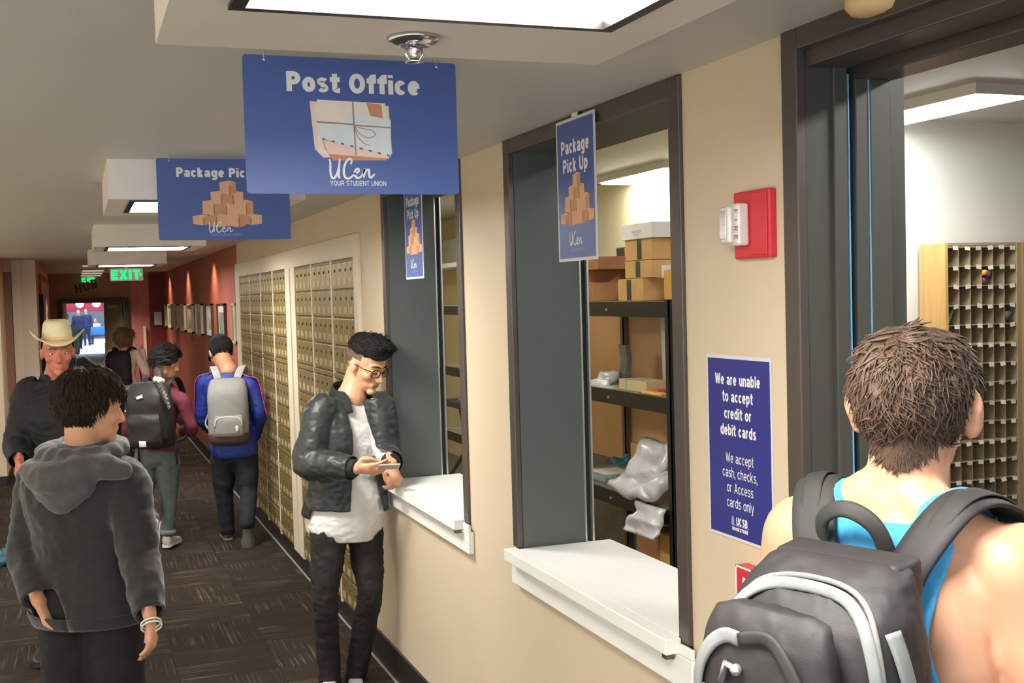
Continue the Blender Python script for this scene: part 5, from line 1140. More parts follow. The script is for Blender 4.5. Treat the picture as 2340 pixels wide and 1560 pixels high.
# --- person in the bomber jacket leaning at the farther service window
def build_bomber():
    f = hdir(180-42); r = right_of(f); base = V((1.1492, 5.5330, -0.0365)); base.z = 0
    root = person('person in a dark bomber jacket and white tee looking at a phone', base); J = {}
    J.update(neck=V((1.2291, 5.5247, 1.4232)), pel=V((1.1758, 5.4979, 0.8481)), rp=right_of(hdir(180-25)), rs=r, head=V((1.2961, 5.4849, 1.5748)))
    fh = hdir(180-56); J['face'] = (fh*cos(radians(24))-UP*sin(radians(24))); J['faceup'] = (UP*cos(radians(24))+fh*sin(radians(24)))
    J.update(shR=V((1.0683, 5.4543, 1.3711)), shL=V((1.3509, 5.4552, 1.3664)), elR=V((0.9911, 5.4086, 1.1327)), elL=V((1.3531, 5.3910, 1.1406)), wrR=V((1.1708, 5.2124, 1.1177)), wrL=V((1.3457, 5.2329, 1.1277)))
    J.update(hipR=V((1.0869, 5.4654, 0.8094)), hipL=V((1.2701, 5.5238, 0.7811)), knR=V((1.0501, 5.4433, 0.4815)), knL=V((1.2718, 5.4459, 0.4823)), anR=V((1.0884, 5.5805, 0.0399)), anL=V((1.2264, 5.6347, 0.0167)), toeR=V((1.0422, 5.4249, -0.0030)), toeL=V((1.1904, 5.4543, -0.0176)))
    J['hdR'] = (V((1.2848, 5.1270, 1.1160))-J['wrR']).normalized(); J['hnR'] = (-UP*.55-VF*.75+VR*.1).normalized()
    J['hdL'] = (V((1.3550, 5.2052, 1.0612))-J['wrL']).normalized(); J['hnL'] = (VR*.75-VF*.6+UP*.1).normalized()
    skin = mat('skin_warm', (222, 166, 130), .5, 0, var=.04, scale=14, sss=.12); k = .98
    o, B = body(root, J, skin, k, .0050, hs=1.06, hk={'R': dict(curls=(.25, .28, .3, .34), tcurl=.9), 'L': dict(curls=(.75, .8, .85, .9), tcurl=.8)}, arm=(.044, .038, .034, .032, .026), shrink=.022)
    face_details(root, J['head'], B, 1.06, M_hairk, eyes=False)
    M_ = at(J['head'], B) @ Matrix.Scale(1.06, 4); el = MB()
    for sx in (-1, 1): limb(el, [M_ @ Vector(p) for p in ((sx*.019, .088, .001), (sx*.031, .0895, -.003), (sx*.043, .082, .001))], [.0016, .002, .0016], 8, 3)
    part(el, 'eyelashes', M_hairk, root)
    g = wear('glasses', root, J['head'])
    for sx in (-1, 1):
        mb = MB(); pts = []
        for q in range(20):
            a = 2*pi*q/20; ca, sa = cos(a), sin(a); pts.append(M_ @ Vector((sx*.034+.0245*math.copysign(abs(ca)**.7, ca), .101-abs(sx*.034+.0245*ca)*.20, .000+.0185*math.copysign(abs(sa)**.7, sa))))
        mb.tube(pts+[pts[0]], .0021, 8); part(mb, 'rim', mat('black_acetate', (20, 18, 18), .25, 0, var=0), g)
        lens = MB(); lens.add(pts+[sum(pts, Vector())/20], [(i, (i+1) % 20, 20) for i in range(20)]); lm = mat('spectacle_lens', (255, 255, 255), .03, 0, var=0); lm.node_tree.nodes['Principled BSDF'].inputs['Transmission Weight'].default_value = 1.0; lm.node_tree.nodes['Principled BSDF'].inputs['IOR'].default_value = 1.02
        part(lens, 'lens', lm, g)
        mb = MB(); mb.tube([M_ @ Vector(p) for p in ((sx*.058, .088, .010), (sx*.074, .05, .010), (sx*.083, .0, .012), (sx*.082, -.02, .002))], .0022, 8); part(mb, 'temple', mat('black_acetate', (20, 18, 18), .25, 0, var=0), g)
    mb = MB(); mb.tube([M_ @ Vector(p) for p in ((-.0105, .0995, .005), (0, .1035, .008), (.0105, .0995, .005))], .002, 8); part(mb, 'bridge', mat('black_acetate', (20, 18, 18), .25, 0, var=0), g)
    top = lambda d: d.z > .36 and d.y < .90 or (d.z > .22 and d.y > -.2 and d.y < .8 and abs(d.x) > .4)
    vol = MB(); vol.ball((0, -.020, .078), (.076, .092, .060), 20, 12, M=M_); vol.ball((0, .040, .096), (.068, .064, .052), 18, 12, M=M_); vol.ball((.0, .066, .092), (.056, .034, .038), 16, 10, M=M_)
    for q in range(40):
        a = q*2.399; rr = .062*math.sqrt((q+.5)/40); x_, y_ = rr*cos(a), .015+rr*1.3*sin(a); zz = .150-9*(x_*x_)-5*(y_-.03)**2; limb(vol, [M_ @ Vector((x_, y_-.035, zz-.016)), M_ @ Vector((x_*1.05, y_, zz+.002)), M_ @ Vector((x_*1.12+.004, y_+.024, zz-.008))], [.009, .009, .005], 8, 2)
    me = wrinkle(fuse(vol, .0045, 2, 'hair'), .003, 70, 3, (1, .35, 1)); link(me, 'hair', M_hairk, root)
    q = random.Random(4); st = MB(); bm = bmesh.new(); bm.from_mesh(me); bm.normal_update(); fcs = [f_ for f_ in bm.faces]
    for _ in range(1500):
        f_ = q.choice(fcs); c = f_.calc_center_median()+root.location; n_ = f_.normal; fl = (B @ Vector((q.gauss(0, .25), 1, .1))); fl = (fl-n_*fl.dot(n_))
        if fl.length < .2 or n_.z < -.55: continue
        fl.normalize(); L_ = q.uniform(.018, .036); st.tube([c-n_*.002, c+fl*L_*.35+n_*.003, c+fl*L_*.7+n_*.002, c+fl*L_-n_*.003], [.0012, .0014, .001, .0003], 4, cap=False, flat=1.5)
    bm.free(); part(st, 'hair_strands', M_hairk, root)
    fade = lambda d: -.30 < d.z < .42 and d.y < (.30 if d.z > -.02 else -.25)
    scalp_hair(root, J['head'], B, 1.06, mat('faded_side_hair', (96, 74, 60), .6, 0, var=.2, scale=60), 0, .02, .001, fade, 5, capscale=1.0, name='faded_sides')
    # white tee, jacket, trousers, shoes
    tee = jacket(root, J, mat('white_cotton_tee', (226, 224, 218), .8, 0, var=.02), k, .0, (.046, .048, .046, .042, .036), -.19, .007, .007, 3, name='tee_shirt', prof=[(t, hw+(.030 if t < .05 else .020 if t < .3 else .004 if t < .7 else -.012), hd+(.034 if t < .05 else .022 if t < .3 else .004 if t < .7 else -.004), fs) for t, hw, hd, fs in T_MAN], neck_cut=.96, sleeve_end=.6, wfreq=15)
    Mj = mat('black_green_nylon', (35, 41, 38), .46, 0, var=.10, scale=12, sheen=.1)
    jk = jacket(root, J, Mj, k, .030, (.080, .080, .080, .070, .058), .07, .0065, .007, 6, open_w=lambda t: (-.060-.16*max(0, .42-t), .034+.06*max(0, .6-t)), prof=[(t, hw+(.018 if t < .35 else 0), hd+(.022 if t < .35 else 0), fs) for t, hw, hd, fs in T_MAN], neck_cut=.99, sleeve_end=.90, cuff=.0, wfreq=13)
    Mr = mat('black_rib_knit', (28, 30, 28), .8, 0, var=.15, scale=120)
    for s in 'LR':
        e = (J['wr'+s]-J['el'+s]); a = J['el'+s]+e*.84; b = J['el'+s]+e*1.0; mb = MB(); mb.tube([a, a.lerp(b, .15), a.lerp(b, .9), b], [.050, .046, .042, .038], 20); part(mb, 'cuff', Mr, root)
    n0 = J['neck']; fz = f; cl = []
    for q in range(15):
        a = radians(-128+q*256/14); cl.append(n0+UP*(.046-.050*(1-cos(a))*.5*1.2)-f*.010+(-f*cos(a)*.080+r*sin(a)*.086)*(1+.14*(1-cos(a))))
    cl = [cl[0]-UP*.07+f*.03]+cl+[cl[-1]-UP*.07+f*.03]
    mb = MB(); strap(mb, cl, .062, .006, [(c-n0-UP*(c-n0).z).normalized()+UP*.35 for c in cl], 4); part(mb, 'collar', Mr, root)
    hem = []
    pel = J['pel']; rp = J['rp']; fp = UP.cross(rp)
    for q in range(17):
        a = radians(-112+q*224/16); hem.append(pel+UP*.052+(-fp*cos(a)*.158+rp*sin(a)*.206)*k+UP*.01*sin(a*2))
    mb = MB(); strap(mb, hem, .06, .006, [(c-pel).normalized() for c in hem], 4); part(mb, 'hem_band', Mr, root)
    trousers(root, J, mat('black_brown_denim', (31, 26, 26), .8, 0, var=.12, scale=20), k, .008, r=(.094, .080, .061, .058, .054), wr=.008, seed=9)
    shoes(root, J, mat('white_trainer', (218, 216, 210), .6, 0, var=.06), M_boxw, .98)
    ph = thing('phone', 'pale phone held in both hands of the person in the bomber jacket', 'phone', V((1.2953, 5.1024, 1.1323)))
    d = (VR*.96-UP*.02+VF*.25).normalized(); n_ = (UP*.85+VF*.45).normalized(); n_ = (n_-d*n_.dot(d)).normalized(); s_ = n_.cross(d); O = ph.location; M3 = Matrix(((d.x, s_.x, n_.x, O.x), (d.y, s_.y, n_.y, O.y), (d.z, s_.z, n_.z, O.z), (0, 0, 0, 1)))
    part(MB().box((-.05, -.03, -.004), (.05, .03, .004), M=M3, bev=.002), 'case', mat('pale_phone', (196, 176, 160), .35, 0, var=.03), ph, False); part(MB().box((-.045, -.027, .004), (.045, .027, .0046), M=M3), 'screen', M_black, ph, False)
build_bomber()

# --- person in the grey hoodie, back view, left foreground
def build_hoodie():
    f = hdir(8); r = right_of(f); base = V((-0.0118, 4.1727, 0.7065)); base.z = 0; k = .965
    root = person('person seen from behind in a dark grey hoodie with short dark hair, left foreground', base); J = stand(base, f, k, fs=hdir(4))
    off = V((0.0017, 4.1658, 1.3917))-J['neck']
    for q in J:
        if q not in ('face', 'rp', 'rs') and q[:2] not in ('hd', 'hn'): J[q] = J[q]+Vector((off.x, off.y, 0))
    J['neck'].z += off.z; J['head'] = V((0.0356, 4.1388, 1.5521)); J['face'] = hdir(52, -8)
    for s in 'LR': J['sh'+s].z += off.z
    J['elR'] = V((0.1601, 3.9645, 1.0761)); J['wrR'] = V((0.1777, 3.8014, 0.9196)); J['elL'] = V((-0.1898, 4.2552, 1.0660)); J['wrL'] = V((-0.1576, 4.0984, 0.9343)); J['shL'] = V((-0.1392, 4.2788, 1.3041)); J['shR'] = V((0.1324, 4.0705, 1.3083))
    J['hdR'] = Vector((.05, -.02, -1)); J['hdL'] = (VF*.2+VR*.3-UP*.8).normalized(); J['hnR'] = VR; J['hnL'] = -VR
    o, B = body(root, J, M_skin_m, k, .0075, hk={'R': dict(curl=.35), 'L': dict(curl=.5)}, shrink=.02)
    face_details(root, J['head'], B, 1.0, M_hairk)
    def reg(d):
        if d.z > .40: return d.y < .86
        if d.z > -.05: return d.y < .40-.2*abs(d.x)
        return d.z > -.62 and d.y < -.12
    scalp_hair(root, J['head'], B, 1.0, M_hairb2, 2200, .055, .0030, reg, 4, .35, .012, flow=lambda d, q: (d-Vector((.05, -.35, .95)))+Vector((q.gauss(0, .12), q.gauss(0, .12), -.25)), capscale=1.10)
    Mh = mat('charcoal_marl_fleece', (34, 33, 31), .9, 0, var=.10, scale=60, bump=.1, bscale=260, sheen=.3)
    jacket(root, J, Mh, k, .034, (.080, .074, .068, .062, .050), -.14, .009, .010, 5, name='hoodie', neck_cut=.96, sleeve_end=1.0, wfreq=9, prof=[(t, hw, hd, fs) for t, hw, hd, fs in T_MAN])
    hd = MB(); n0 = J['neck']
    for q in range(13):
        a = radians(-150+q*300/12); c = n0+UP*(.022-.012*cos(a))+(-f*cos(a)*(.105)+r*sin(a)*.118); hd.ball(c, (.040, .040, .030), 10, 8)
    limb(hd, [n0-f*.10+r*.14-UP*.012, n0-f*.15+r*.05-UP*.035, n0-f*.16-r*.04-UP*.05, n0-f*.12-r*.12-UP*.03], [.036, .050, .054, .038], 12, 5, flat=1.0); limb(hd, [n0-f*.09+r*.185-UP*.035, n0-f*.13+r*.10-UP*.02, n0-f*.13+r*.0-UP*.02], [.030, .040, .04], 12, 4)
    limb(hd, [n0-f*.13+r*.08-UP*.08, n0-f*.15-UP*.13, n0-f*.12-r*.09-UP*.09], [.03, .035, .03], 10, 4)
    me = wrinkle(fuse(hd, .009, 4, 'hood'), .008, 12, 8); link(me, 'hood', mat('hood_lining_marl', (74, 71, 70), .9, 0, var=.12, scale=60, sheen=.3), root)
    cb = MB(); cp = [n0+UP*(.040-.006*cos(radians(q*15)))+(-f*cos(radians(q*15))*.066+r*sin(radians(q*15))*.068) for q in range(25)]; cb.tube(cp, .013, 8); part(cb, 'shirt_collar', mat('teal_cotton', (70, 104, 108), .8, 0, var=.06), root)
    hb = MB(); rr = []
    for q in range(25):
        a = 2*pi*q/24; rr.append(J['pel']-UP*.062+(-f*cos(a)*.150+r*sin(a)*.205)*k)
    strap(hb, rr, .05, .006, [(c-J['pel']).normalized() for c in rr], 2); part(hb, 'hem_band', Mh, root)
    trousers(root, J, mat('black_trousers', (17, 16, 16), .85, 0, var=.1), k, .012, r=(.105, .095, .078, .072, .065)); shoes(root, J, M_dark, M_boxw, k)
    w = wear('wristband', root, J['wrR']); e = (J['wrR']-J['elR']).normalized()
    for q in (0, 1):
        mb = MB(); c = J['wrR']+e*(.030+.012*q); x = e.orthogonal().normalized(); y = e.cross(x); mb.tube([c+(x*cos(2*pi*i/20)+y*sin(2*pi*i/20))*.031 for i in range(21)], .003, 6); part(mb, 'band', M_tagw, w)
build_hoodie()

# --- person in the straw cowboy hat walking towards the camera
def build_hat():
    f = hdir(180-14); r = right_of(f); base = V((-0.1648, 6.7205, 0.2381)); base.z = 0; k = 1.04
    root = person('person in a pale straw cowboy hat and black shirt walking towards the camera', base); J = stand(base, f, k)
    off = V((-0.1171, 6.7054, 1.5124))-J['neck']
    for q in J:
        if q not in ('face', 'rp', 'rs') and q[:2] not in ('hd', 'hn'): J[q] = J[q]+Vector((off.x, off.y, 0))
    for q in ('neck', 'shL', 'shR'): J[q].z += off.z
    J['head'] = V((-0.1019, 6.6524, 1.6506)); J['face'] = hdir(180-24, -4)
    J['shL'] = V((0.0302, 6.7581, 1.5353)); J['shR'] = V((-0.2547, 6.7005, 1.4448)); J['elR'] = V((-0.3286, 6.6631, 1.1819)); J['wrR'] = V((-0.3047, 6.4375, 1.1151)); J['elL'] = V((0.0643, 6.7838, 1.1938)); J['wrL'] = V((0.0324, 6.6799, 0.9920)); J['hdR'] = (-f*-.5-UP*.9).normalized(); J['hnR'] = -VR
    J['knR'] += f*.10+UP*.02; J['anL'] -= f*.15; J['toeL'] -= f*.12
    o, B = body(root, J, M_skin_r, k, .0065, hk={'R': dict(curl=.8)}, shrink=.02, hs=1.02); face_details(root, J['head'], B, 1.02, mat('grey_brow_hair', (120, 100, 84), .6, 0, var=.2))
    scalp_hair(root, J['head'], B, 1.02, mat('grey_short_hair', (110, 98, 88), .6, 0, var=.3, scale=60), 500, .03, .0022, lambda d: d.z > -.45 and d.y < .15 and d.z < .35, 4, .3, .004, capscale=1.03)
    Ms = mat('black_work_shirt', (15, 18, 19), .75, 0, var=.12, scale=14)
    jacket(root, J, Ms, k, .020, (.074, .068, .062, .056, .048), -.05, .009, .010, 3, name='shirt', neck_cut=.985, sleeve_end=1.0)
    n0 = J['neck']; cl = []
    for q in range(13):
        a = radians(-150+q*300/12); cl.append(n0+UP*(.028-.03*(1-cos(a))*.5)+(-f*cos(a)*.078+r*sin(a)*.078))
    cl = [cl[0]-UP*.05+f*.02]+cl+[cl[-1]-UP*.05+f*.02]; mb = MB(); strap(mb, cl, .045, .004, [(c-n0-UP*(c-n0).z).normalized()+UP*.4 for c in cl], 4); part(mb, 'collar', Ms, root)
    trousers(root, J, mat('dark_work_trousers', (40, 42, 48), .85, 0, var=.1), k, .012); shoes(root, J, M_dark, M_dark, k)
    M_ = at(J['head'], B) @ Matrix.Scale(1.02, 4); hat = wear('cowboy_hat', root, M_ @ Vector((0, 0, .07)), 'pale straw cowboy hat with a curled brim')
    Mt = mat('straw_cream', (238, 222, 180), .6, 0, var=.05, scale=60, bump=.1, bscale=200)
    tilt = Matrix.Translation((0, -.004, .062)) @ Matrix.Rotation(radians(5), 4, 'X') @ Matrix.Scale(.90, 4); prof = MB(); rings = []
    for (z, sx, sy, pinch) in ((.0, .084, .106, 0), (.03, .083, .104, 0), (.07, .080, .100, .02), (.10, .074, .092, .06), (.120, .064, .080, .12), (.128, .046, .062, .2), (.124, .028, .045, .3), (.112, .010, .03, .3)):
        ring = []
        for q in range(32):
            a = 2*pi*q/32; x_, y_ = cos(a), sin(a); pz = z-pinch*.05*max(0, y_)**2*(1 if z > .05 else 0); px_ = x_*sx*(1-.5*pinch*max(0, y_)); ring.append(M_ @ tilt @ Vector((px_, y_*sy-.014, pz)))
        rings.append(ring)
    prof.loft(rings); part(prof, 'crown', Mt, hat)
    br = []; vs = []; fs = []; nr, na = 9, 48
    for sgn in (0, 1):
        for j in range(nr+1):
            t = j/nr
            for q in range(na):
                a = 2*pi*q/na; x_, y_ = cos(a), sin(a); rx, ry = .083+.075*t, .105+.085*t; z = .004+.062*t**1.7*abs(x_)**2.2-.030*t*t*abs(y_)**3-.004*sgn; vs.append(M_ @ tilt @ Vector((x_*rx*(1-.06*t*abs(x_)), y_*ry-.014, z)))
    L_ = (nr+1)*na
    for sgn in (0, 1):
        for j in range(nr):
            for q in range(na):
                a = sgn*L_+j*na+q; b = sgn*L_+j*na+(q+1) % na; ff = (a, b, b+na, a+na); fs.append(ff if sgn == 0 else ff[::-1])
    for q in range(na): a = nr*na+q; b = nr*na+(q+1) % na; fs.append((a, b, b+L_, a+L_))
    part(MB().add(vs, fs), 'brim', Mt, hat)
    bd = MB(); strap(bd, [M_ @ tilt @ Vector((cos(2*pi*q/32)*.0855, sin(2*pi*q/32)*.1075-.014, .014)) for q in range(33)], .016, .002, [B @ Vector((cos(2*pi*q/32), sin(2*pi*q/32), 0)) for q in range(33)], 2); part(bd, 'hat_band', M_boxy, hat)
build_hat()

# --- two people with backpacks walking away down the hall
def soft_pack(label, O, r, f, w, h, d, m, name='backpack', k=1.0, top=.72, tilt=-.06, wr=.006):
    bp = thing(name, label, 'backpack', O); z = (UP+f*tilt).normalized(); y = -(f-z*f.dot(z)).normalized(); x = r
    M_ = Matrix(((x.x, y.x, z.x, O.x), (x.y, y.y, z.y, O.y), (x.z, y.z, z.z, O.z), (0, 0, 0, 1))); mb = MB(); s = pack_shell(mb, M_, w, h, d, 2.7, top, 40); me = mb.mesh('main_pack', []); wrinkle(me, wr, 8, 3); link(me, 'main_pack', m, bp); return bp, M_, s
def pack_straps(bp, N, r, f, m, w=.055, dn=.12):
    for sg in (1, -1):
        mb = MB(); strap(mb, [N-f*.115+r*sg*.06-UP*dn, N-f*.10+r*sg*.085-UP*.02, N-f*.03+r*sg*.11+UP*.030, N+f*.05+r*sg*.12-UP*.0, N+f*.13+r*sg*.125-UP*.12, N+f*.12+r*sg*.15-UP*.3, N+r*sg*.19-UP*.42, N-f*.10+r*sg*.13-UP*.46], [w, w, w, w, w*.9, w*.5, .025, .025], .008, [-f+UP*.3, -f+UP*.9, UP, UP+f*.5, f, f+r*sg*.3, r*sg, -f+r*sg], 6); part(mb, 'shoulder_strap', m, bp)
def build_girl():
    f = hdir(6); r = right_of(f); k = .93; base = V((0.5549, 9.3283, 0.0520)); base.z = 0
    root = person('person with a dark braid, maroon top and cropped grey jeans walking away', base); J = stand(base, f, k)
    off = V((0.5922, 9.3690, 1.2923))-J['neck']
    for q in J:
        if q not in ('face', 'rp', 'rs') and q[:2] not in ('hd', 'hn', 'an', 'to', 'kn'): J[q] = J[q]+Vector((off.x, off.y, 0))
    for q in ('neck', 'shL', 'shR'): J[q].z += off.z
    J['head'] = V((0.6417, 9.3030, 1.4291)); J['face'] = hdir(38, -22); J['pel'] = V((0.5382, 9.3649, 0.7411))
    J['shL'] = V((0.3926, 9.4918, 1.1721)); J['shR'] = V((0.7344, 9.2557, 1.1430)); J['elR'] = V((0.7996, 9.2750, 0.9199)); J['wrR'] = V((0.7559, 9.5566, 0.8772)); J['elL'] = V((0.3392, 9.5534, 0.9057)); J['wrL'] = V((0.4050, 9.7407, 0.8646)); J['hdR'] = -VR+VF; J['hdL'] = VR+VF
    J['hipL'] = V((0.4624, 9.3903, 0.6755)); J['hipR'] = V((0.6166, 9.3112, 0.6736)); J['knR'] = V((0.6127, 9.3212, 0.3827)); J['anR'] = V((0.5899, 9.2955, 0.0889)); J['toeR'] = J['anR']+f*.17-UP*.055
    J['knL'] = V((0.4332, 9.3363, 0.4132)); J['anL'] = V((0.4744, 9.0467, 0.2532)); J['toeL'] = J['anL']-UP*.15+f*.06; J['upL'] = (f*.75+UP*.35-f*1.6).normalized() if False else (-f*.9+UP*.42).normalized()
    o, B = body(root, J, M_skin_m, k, .008, prof=T_WOMAN, female=True, shrink=.015, hands=True)
    def reg(d): return d.y < (.78 if d.z > .4 else .35) and d.z > -.45 and not (d.z < -.1 and d.y > -.05)
    scalp_hair(root, J['head'], B, 1.02, M_hairk, 900, .09, .004, reg, 4, .1, .008, flow=lambda d, q: Vector((-.2, -1, -.45)), capscale=1.10)
    br = MB(); p0 = V((0.5830, 9.2232, 1.3018)); pts = [V((0.5659, 9.2116, 1.3769)), V((0.5625, 9.1027, 1.3037)), V((0.5876, 8.9614, 1.2199)), V((0.6155, 8.8825, 1.1205))]
    P_, R_ = spline(pts, [.035, .026, .024, .010], 8)
    for q, (c, rr) in enumerate(zip(P_, R_)): br.ball(c+VR*(.006 if q % 2 else -.006), (rr, rr, rr*1.15), 10, 8)
    me = fuse(br, .006, 1, 'braid'); link(me, 'braid', mat('black_grey_hair', (62, 54, 50), .45, 0, var=.25, scale=40), root)
    part(MB().tube([V((0.5413, 9.1545, 1.3281)), V((0.5799, 9.0752, 1.3111))], .028, 8), 'hair_tie', M_paper2, root)
    jacket(root, J, mat('maroon_jersey', (112, 40, 58), .8, 0, var=.08), k, .018, (.062, .056, .052, .048, .042), .06, .010, .007, 3, name='top', prof=T_WOMAN, neck_cut=.96)
    trousers(root, J, mat('grey_teal_jeans', (92, 102, 102), .85, 0, var=.12, scale=20), k, .010, prof=T_WOMAN, r=(.100, .086, .066, .058, .050), stop=.86, wr=.006)
    for s in 'LR':
        a = J['kn'+s].lerp(J['an'+s], .80); b = J['kn'+s].lerp(J['an'+s], .92); part(MB().tube([a, b], .060, 18), 'turn_up', mat('jeans_turn_up', (128, 140, 142), .85, 0, var=.08), root)
    shoes(root, J, mat('white_canvas', (216, 212, 206), .7, 0, var=.05), M_boxw, .92)
    N = J['neck']; bp, M_, s = soft_pack('bulky black backpack with reflectors worn by the person with the braid', N-UP*.475-f*.10, r, f, .36, .50, .22, mat('black_pack_nylon', (34, 36, 36), .62, 0, var=.1), top=.7, tilt=-.10, wr=.020)
    M2 = M_ @ Matrix.Translation((0, .19, .03)); mb = MB(); s2 = pack_shell(mb, M2, .28, .26, .08, 2.7, .75, 32); me = mb.mesh('front_pocket', []); wrinkle(me, .016, 9, 5); link(me, 'front_pocket', mat('black_pack_nylon', (34, 36, 36), .62, 0, var=.1), bp)
    pack_straps(bp, N, r, f, mat('black_pack_nylon', (34, 36, 36), .62, 0, var=.1))
    Mrf = mat('white_reflector', (240, 240, 236), .3, 0, var=0)
    mb = MB(); on_pack(mb, s2, [(96, .14), (84, .14)], .045, .006, .004); part(mb, 'reflector', Mrf, bp)
    mb = MB(); on_pack(mb, s, [(100, .80), (90, .83)], .03, .008, .004); part(mb, 'logo_badge', M_alu, bp)
    mb = MB(); on_pack(mb, s, [(140, .60), (134, .62)], .02, .01, .004); part(mb, 'buckle', M_alu, bp)
    for u in (-.13, .16): part(MB().tube([M_ @ Vector((u, .06, .05)), M_ @ Vector((u*1.05, .07, -.14))], .008, 6), 'hanging_strap', M_black, bp)
build_girl()
def build_cap():
    f = hdir(-10); r = right_of(f); k = .98; base = V((1.1121, 9.3308, -0.0120)); base.z = 0
    root = person('person in a navy cap and blue track top with pink stripes', base); J = stand(base, f, k)
    J['neck'] = V((1.1087, 9.3922, 1.3542)); J['pel'] = V((1.1266, 9.3589, 0.7504)); J['head'] = V((1.0648, 9.4681, 1.4921)); J['face'] = hdir(-28, -30)
    J['shL'] = V((0.9343, 9.5064, 1.2519)); J['shR'] = V((1.2593, 9.2772, 1.2353)); J['elL'] = V((0.9085, 9.5571, 0.9724)); J['elR'] = V((1.3148, 9.2465, 1.0095)); J['wrL'] = V((1.0176, 9.7243, 0.8425)); J['wrR'] = V((1.2962, 9.4578, 0.7976)); J['hdL'] = (VF+VR*.4).normalized(); J['hdR'] = (VF-VR*.6).normalized()
    J['hipL'] = V((1.0420, 9.3869, 0.6662)); J['hipR'] = V((1.2042, 9.3260, 0.6614)); J['knL'] = V((1.0422, 9.4269, 0.3633)); J['anL'] = V((1.0625, 9.4596, 0.0672)); J['toeL'] = J['anL']+f*.17-UP*.06-r*.03
    J['knR'] = V((1.2124, 9.2576, 0.3918)); J['anR'] = V((1.1708, 9.0823, 0.1835)); J['toeR'] = J['anR']-UP*.17+f*.07; J['upR'] = (-f*.88+UP*.45).normalized(); J['upR'] = (f*.88*-1+UP*.45).normalized()
    o, B = body(root, J, M_skin_m, k, .008, shrink=.02, hs=1.12)
    scalp_hair(root, J['head'], B, 1.12, M_hairk, 700, .03, .003, lambda d: d.z > -.55 and d.y < .05 and d.z < .5, 4, .2, .004, capscale=1.04)
    Mt = mat('royal_blue_track', (34, 56, 148), .6, 0, var=.08); jacket(root, J, Mt, k, .024, (.072, .066, .060, .056, .046), -.14, .010, .008, 3, name='track_top', neck_cut=.97)
    Mp = mat('hot_pink_stripe', (236, 72, 150), .6, 0, var=.04)
    for s, sg in (('L', -1), ('R', 1)):
        o_ = r*sg; mb = MB(); e = J['el'+s]; sh = J['sh'+s]; strap(mb, [J['neck']+o_*.05+UP*.012-f*.02, sh+UP*.074-o_*.02-f*.02, sh+o_*.058+UP*.045-f*.03, sh.lerp(e, .35)+o_*.066-f*.032, sh.lerp(e, .75)+o_*.062-f*.032, e+o_*.058-f*.03], .040, .004, [UP, UP+o_*.3, o_+UP*.7, o_+UP*.1, o_, o_], 6); part(mb, 'sleeve_stripe', Mp, root)
    part(MB().poly([(0, 0), (0, 0), (0, 0)]) if False else MB().tube([J['neck']-f*.085-UP*.045-r*.035, J['neck']-f*.10-UP*.05, J['neck']-f*.085-UP*.045+r*.035], .010, 6), 'neck_print', Mp, root)
    trousers(root, J, mat('dark_navy_jeans', (28, 32, 42), .85, 0, var=.14, scale=16), k, .010, r=(.105, .092, .070, .064, .058), wr=.008)
    shoes(root, J, mat('black_white_trainer', (70, 66, 64), .6, 0, var=.2), mat('dusty_rubber_sole', (150, 128, 116), .7, 0, var=.15), .98)
    M_ = at(J['head'], B) @ Matrix.Scale(1.16, 4); cap = wear('baseball_cap', root, M_ @ Vector((0, 0, .06))); Mc = mat('navy_cap_cotton', (40, 56, 82), .8, 0, var=.06); mb = MB(); rings = []
    for th in range(0, 91, 10):
        a = radians(th); rings.append([M_ @ Vector((cos(2*pi*q/28)*.083*cos(a)+.0001, -.012+sin(2*pi*q/28)*.102*cos(a), .030+.100*sin(a))) for q in range(28)])
    mb.loft(rings); mb.ball(M_ @ Vector((0, -.012, .132)), .007, 8, 6); part(mb, 'crown', Mc, cap)
    vs = []; fs = []
    for sg in (0, 1):
        for j in range(7):
            for q in range(13):
                a = radians(-62+q*124/12)+pi/2; t = j/6; vs.append(M_ @ Vector((cos(a)*(.080+.0*t), -.012+sin(a)*.100+.075*t*max(0, sin(a))**.5, .034-.018*t*t-.02*abs(cos(a))**2*t-.003*sg)))
    for sg in (0, 1):
        for j in range(6):
            for q in range(12): a = sg*91+j*13+q; ff = (a, a+1, a+14, a+13); fs.append(ff if sg == 0 else ff[::-1])
    part(MB().add(vs, fs), 'visor', Mc, cap)
    N = J['neck']; Mg = mat('light_grey_canvas', (142, 142, 140), .8, 0, var=.06, scale=20); bp, Mq, s = soft_pack('light grey backpack with a brown base worn by the person in the navy cap', N-UP*.545-f*.11, r, f, .315, .50, .17, Mg, top=.66, tilt=-.05)
    Mb_ = mat('brown_leather_base', (82, 62, 54), .6, 0, var=.1); mb = MB(); mb.loft([[Mq @ v for v in ellring(Vector((0, .088, t*.50)), Vector((w, 0, 0)), Vector((0, d, 0)), 36, 2.7)] for t, w, d in ((-.012, .12, .065), (.0, .142, .078), (.05, .158, .092), (.14, .161, .0935), (.16, .158, .09))]); part(mb, 'leather_base', Mb_, bp)
    M2 = Mq @ Matrix.Translation((.005, .145, .06)); mb = MB(); s2 = pack_shell(mb, M2, .225, .165, .055, 2.8, .82, 32); part(mb, 'front_pocket', Mg, bp)
    mb = MB(); on_pack(mb, s2, [(150, .5), (140, .78), (115, .90), (90, .92), (65, .90), (40, .78), (30, .5)], .012, .003, .004); part(mb, 'pocket_zip', mat('pale_zip', (190, 190, 186), .5, 0, var=0), bp)
    mb = MB(); on_pack(mb, s2, [(70, .38), (56, .38)], .045, .004, .003); part(mb, 'label_patch', M_paper1, bp)
    pack_straps(bp, N, r, f, mat('pale_grey_strap', (176, 178, 178), .8, 0, var=.04), .06, .09)
build_cap()
